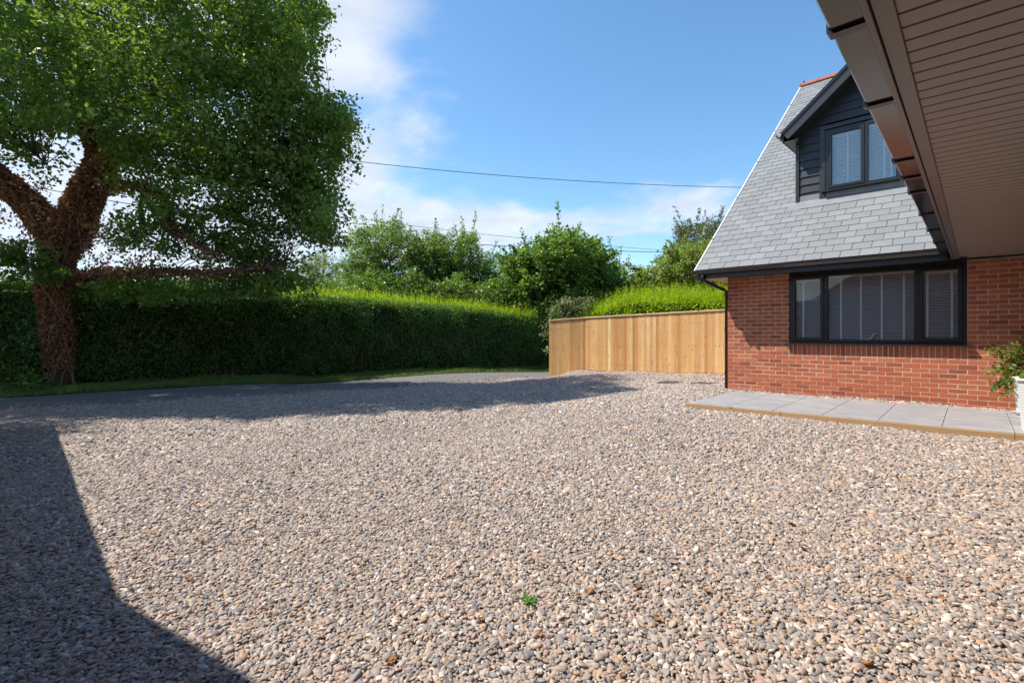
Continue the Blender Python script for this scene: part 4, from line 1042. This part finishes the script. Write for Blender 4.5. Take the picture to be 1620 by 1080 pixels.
    cl = r.normal(0, 1, n); hang = np.array([at_d(a, b, ZT - .3 + c * .9) for a, b, c in zip(ub, vb, cl)]); sc_ = (np.sin(ub * .11) * np.sin(vb * .13 + 1) + r.normal(0, .5, n)) > -.15
    ivP.append(hang[sc_]); ivA.append(np.tile(np.array([0, 0, -.6]), (sc_.sum(), 1)))
    IP = np.concatenate(ivP); IA = np.concatenate(ivA)
    child_of(link('dead_ivy', fast_mesh('dead_ivy', leaf_quads(IP, .085, .75, .1, IA, .8, r=r), 4, mt['dead_ivy'])), root)
    child_of(vines.build('ivy_stems', mt['vine'], None, True), root)
    # green sprays low on the left of the trunk and along the low limb
    cs = []; 
    for (a, b, d, k) in ((10, 222, -2.2, 9), (55, 248, -2.3, 7), (20, 400, -1.2, 16), (40, 420, -1.0, 12), (75, 428, -.9, 5), (-30, 410, -1.2, 16), (200, 455, -.9, 16), (260, 462, -1.2, 16), (330, 455, -1.4, 16), (400, 452, -1.7, 16), (450, 446, -1.9, 12), (40, 600, -.9, 6), (150, 450, -.4, 8)):
        for _ in range(k): cs.append(at_d(a + r.normal(0, 20), b + r.normal(0, 9), ZT + d + r.normal(0, .4)))
    cs = np.array(cs); child_of(link('low_sprays', fast_mesh('low_sprays', leaf_cloud(cs, r.uniform(.18, .42, len(cs)), 60, .12, r, .8, .62), 4, mt['oak_leaf'])), root)
oak()

def back_tree(name, label, outline, Z, depth, nclump, per, rpx, leaf, m_leaf, seed, trunk_u, spiky=0.0, flat=.8, aspect=.55):
    """crown from clumps spread through the volume inside an outline; trunk down to the ground"""
    r = np.random.default_rng(seed); poly = np.array(outline, float)
    u0, v0 = poly.min(0); u1, v1 = poly.max(0)
    def inside(u, v):
        c = np.zeros(len(u), bool); j = len(poly) - 1
        for i in range(len(poly)):
            (xi, yi), (xj, yj) = poly[i], poly[j]; c ^= ((yi > v) != (yj > v)) & (u < (xj - xi) * (v - yi) / (yj - yi + 1e-9) + xi); j = i
        return c
    u = r.uniform(u0, u1, nclump * 6); v = r.uniform(v0, v1, nclump * 6); ok = inside(u, v); u, v = u[ok][:nclump], v[ok][:nclump]
    uc = (u0 + u1) / 2; rr = np.clip(np.abs(u - uc) / ((u1 - u0) / 2), 0, 1); dep = r.uniform(-1, 1, len(u)) * np.sqrt(1 - rr ** 2 * .95) * depth
    cen = np.array([at_d(a, b, Z + d) for a, b, d in zip(u, v, dep)]); rad = r.uniform(*rpx, len(u)) * Z / FPX
    gb = at_d(trunk_u, 560, Z); gb[2] = float(gz(gb[0], gb[1])) - .1
    root = tag(empty(name, gb), label, 'tree', 'trees beyond the hedge')
    LV = [leaf_cloud(cen, rad, per, leaf, r, flat, aspect)]
    tr = MB(); top = at_d(trunk_u + 2, v0 + (v1 - v0) * .25, Z); tp_ = np.linspace(0, 1, 8)[:, None]; P = gb * (1 - tp_) + top * tp_ + r.normal(0, .06, (8, 3)) * tp_
    tr.tube(P, np.linspace(.16, .02, 8), 7)
    for c in cen[:: max(1, len(cen) // 90)]:
        k = np.argmin(np.abs(P[:, 2] - (c[2] - .35 * np.linalg.norm(c[:2] - gb[:2])))); s = np.linspace(0, 1, 5)[:, None]; mid = (P[k] + c) / 2 + np.array([0, 0, .15]); tr.tube((1 - s) ** 2 * P[k] + 2 * s * (1 - s) * mid + s * s * c, np.linspace(.035, .008, 5), 4, False)
    if spiky:
        # leafy whips standing out of the crown
        for c in cen:
            if r.random() > spiky: continue
            d = unit((c - at_d(uc, (v0 + 2 * v1) / 3, Z))[None])[0] * .8 + np.array([0, 0, .55]) + r.normal(0, .22, 3); ln = r.uniform(.5, 1.25)
            s = np.linspace(0, 1, 16)[:, None]; q = c + d * ln * s + np.array([0, 0, -.15]) * s ** 2; tr.tube(q[::5], np.linspace(.012, .004, 4), 3, False)
            LV.append(leaf_quads(np.repeat(q, 3, 0) + r.normal(0, .05, (48, 3)), leaf, aspect, .3, d, .9, r=r))
    child_of(link('crown', fast_mesh('crown', np.concatenate(LV), 4, m_leaf)), root); child_of(tr.build('trunk', mt['bark'], None, True), root)
lf_a = foliage('hazel_leaf', (0.07, 0.132, 0.031), (0.123, 0.22, 0.049), (0.246, 0.333, 0.097), 0.46, .45)
lf_b = foliage('fig_green_leaf', (0.065, 0.125, 0.028), (0.115, 0.215, 0.042), (0.22, 0.33, 0.075), 0.46, .4)
lf_c = foliage('pale_leaf', (0.088, 0.132, 0.044), (0.143, 0.198, 0.066), (0.22, 0.275, 0.11), 0.46, .5)
lf_d = foliage('yellow_green_leaf', (0.095, 0.151, 0.031), (0.164, 0.24, 0.05), (0.29, 0.353, 0.095), 0.46, .5)
lf_e = foliage('olive_leaf', (0.053, 0.083, 0.037), (0.097, 0.127, 0.053), (0.18, 0.18, 0.074), 0.46, .5)
back_tree('hazel_tree', 'loose leafy tree with upright whips left of centre above the hedge', [(548, 405), (552, 372), (585, 362), (612, 352), (640, 358), (652, 385), (675, 400), (680, 475), (560, 480), (545, 440)], 27, 2.3, 275, 95, (9, 20), .135, lf_a, 201, 615, .26)
back_tree('hazel_tree', 'narrower leafy tree, middle one of the three loose trees', [(655, 410), (668, 380), (686, 362), (704, 375), (716, 395), (722, 480), (655, 480)], 27.5, 1.8, 174, 95, (9, 18), .135, lf_a, 202, 688, .26)
back_tree('hazel_tree', 'leafy tree with ragged top just left of the dense round tree', [(700, 400), (722, 380), (745, 372), (764, 385), (780, 415), (795, 440), (800, 490), (705, 485)], 28, 2.0, 217, 95, (9, 18), .135, lf_a, 203, 745, .26)
back_tree('sycamore_tree', 'dense dark green broad tree in the middle behind the hedge', [(803, 432), (805, 402), (838, 398), (868, 385), (880, 366), (900, 370), (915, 382), (938, 388), (958, 408), (968, 430), (972, 470), (920, 500), (830, 505), (800, 480)], 25, 2.6, 380, 85, (9, 22), .17, lf_b, 204, 880, .15, .8, .75)
back_tree('small_tree', 'small green tree in the dip right of the dense tree', [(955, 440), (968, 418), (985, 420), (998, 440), (1000, 480), (955, 480)], 30, 1.6, 70, 70, (8, 14), .15, lf_b, 205, 978, .2)
back_tree('pale_tree', 'distant pale tree peeping over the hedge beside the oak', [(470, 432), (482, 410), (508, 402), (532, 412), (545, 435), (555, 470), (470, 470)], 44, 2.6, 120, 70, (8, 15), .17, lf_c, 206, 508, .15)
back_tree('maple_tree', 'yellow green rounded tree next to the slate roof', [(1002, 455), (1010, 432), (1035, 418), (1055, 402), (1085, 395), (1120, 385), (1165, 380), (1180, 470), (1005, 480)], 24, 2.2, 260, 85, (9, 20), .15, lf_d, 207, 1095, .12, .8, .7)
back_tree('birch_tree', 'tall olive tree standing behind the yellow green tree', [(1040, 420), (1062, 385), (1075, 365), (1100, 352), (1128, 352), (1165, 345), (1190, 400), (1170, 430)], 32, 2.4, 200, 80, (9, 18), .15, lf_e, 208, 1115, .3)
back_tree('far_bush', 'mixed bush filling the gap behind the hedge below the loose trees', [(470, 470), (480, 452), (520, 440), (550, 452), (590, 430), (620, 446), (660, 432), (690, 452), (720, 436), (760, 458), (790, 438), (820, 462), (860, 452), (880, 474), (885, 510), (470, 490)], 24.5, 1.4, 420, 65, (9, 18), .13, lf_b, 209, 720, .1)
back_tree('elder_bush', 'greyish leafed bush where the hedge meets the fence', [(866, 520), (868, 495), (880, 478), (905, 466), (930, 470), (935, 500), (905, 530), (868, 560)], 19.4, .7, 46, 60, (6, 13), .12, foliage('elder_leaf', (.09, .135, .045), (.14, .19, .07), (.22, .27, .12), .4), 210, 893, .0)
back_tree('far_bush', 'low dark bush behind the oak and hedge at the left', [(-80, 470), (-60, 440), (60, 445), (200, 440), (330, 445), (470, 455), (480, 480), (-80, 490)], 19.5, 1.0, 260, 55, (9, 18), .12, lf_b, 211, 250, .05)

# ------------------------------------------------------------------ overhead cables
def cable(pts, Za, Zb, rad, lab):
    pts = np.array(pts, float); u = np.linspace(pts[0, 0], pts[-1, 0], 60)
    cf = np.polyfit(pts[:, 0], pts[:, 1], 2); v = np.polyval(cf, u); iz = np.linspace(1 / Za, 1 / Zb, 60)
    P = np.array([at_d(a, b, 1 / z) for a, b, z in zip(u, v, iz)])
    tag(MB().tube(P, rad, 5).build('overhead_cable', mt['cable'], None, True), lab, 'cable', 'overhead cables')
cable([(-350, 80), (85, 185), (500, 247), (700, 268), (1175, 295), (1420, 298)], 24, 46, .022, 'single highest black cable crossing the open sky to the slate roof')
cable([(-350, 165), (520, 337), (650, 357), (870, 385), (1040, 396), (1140, 399)], 26, 48, .016, 'thin cable just above the lowest one over the far trees')
cable([(-350, 205), (525, 364), (650, 377), (800, 391), (900, 398), (1030, 399), (1140, 397)], 26, 47, .026, 'thicker lowest cable skimming the tops of the far trees')

# ------------------------------------------------------------------ far hedgerow closing the view beyond the fields
def far_row():
    r = np.random.default_rng(77); n = 900
    u = r.uniform(-900, 1700, n); top = 448 + 10 * np.sin(u * .013) + 7 * np.sin(u * .037); v = top + (505 - top) * r.random(n); Z = r.uniform(62, 68, n)
    cen = np.array([at_d(a, b, c) for a, b, c in zip(u, v, Z)]); rad = r.uniform(.8, 1.9, n)
    o = link('far_hedgerow', fast_mesh('far_hedgerow', leaf_cloud(cen, rad, 70, .42, r), 4, lf_e)); o['kind'] = 'stuff'; o['label'] = 'far line of green hedgerow trees on the horizon'
far_row()
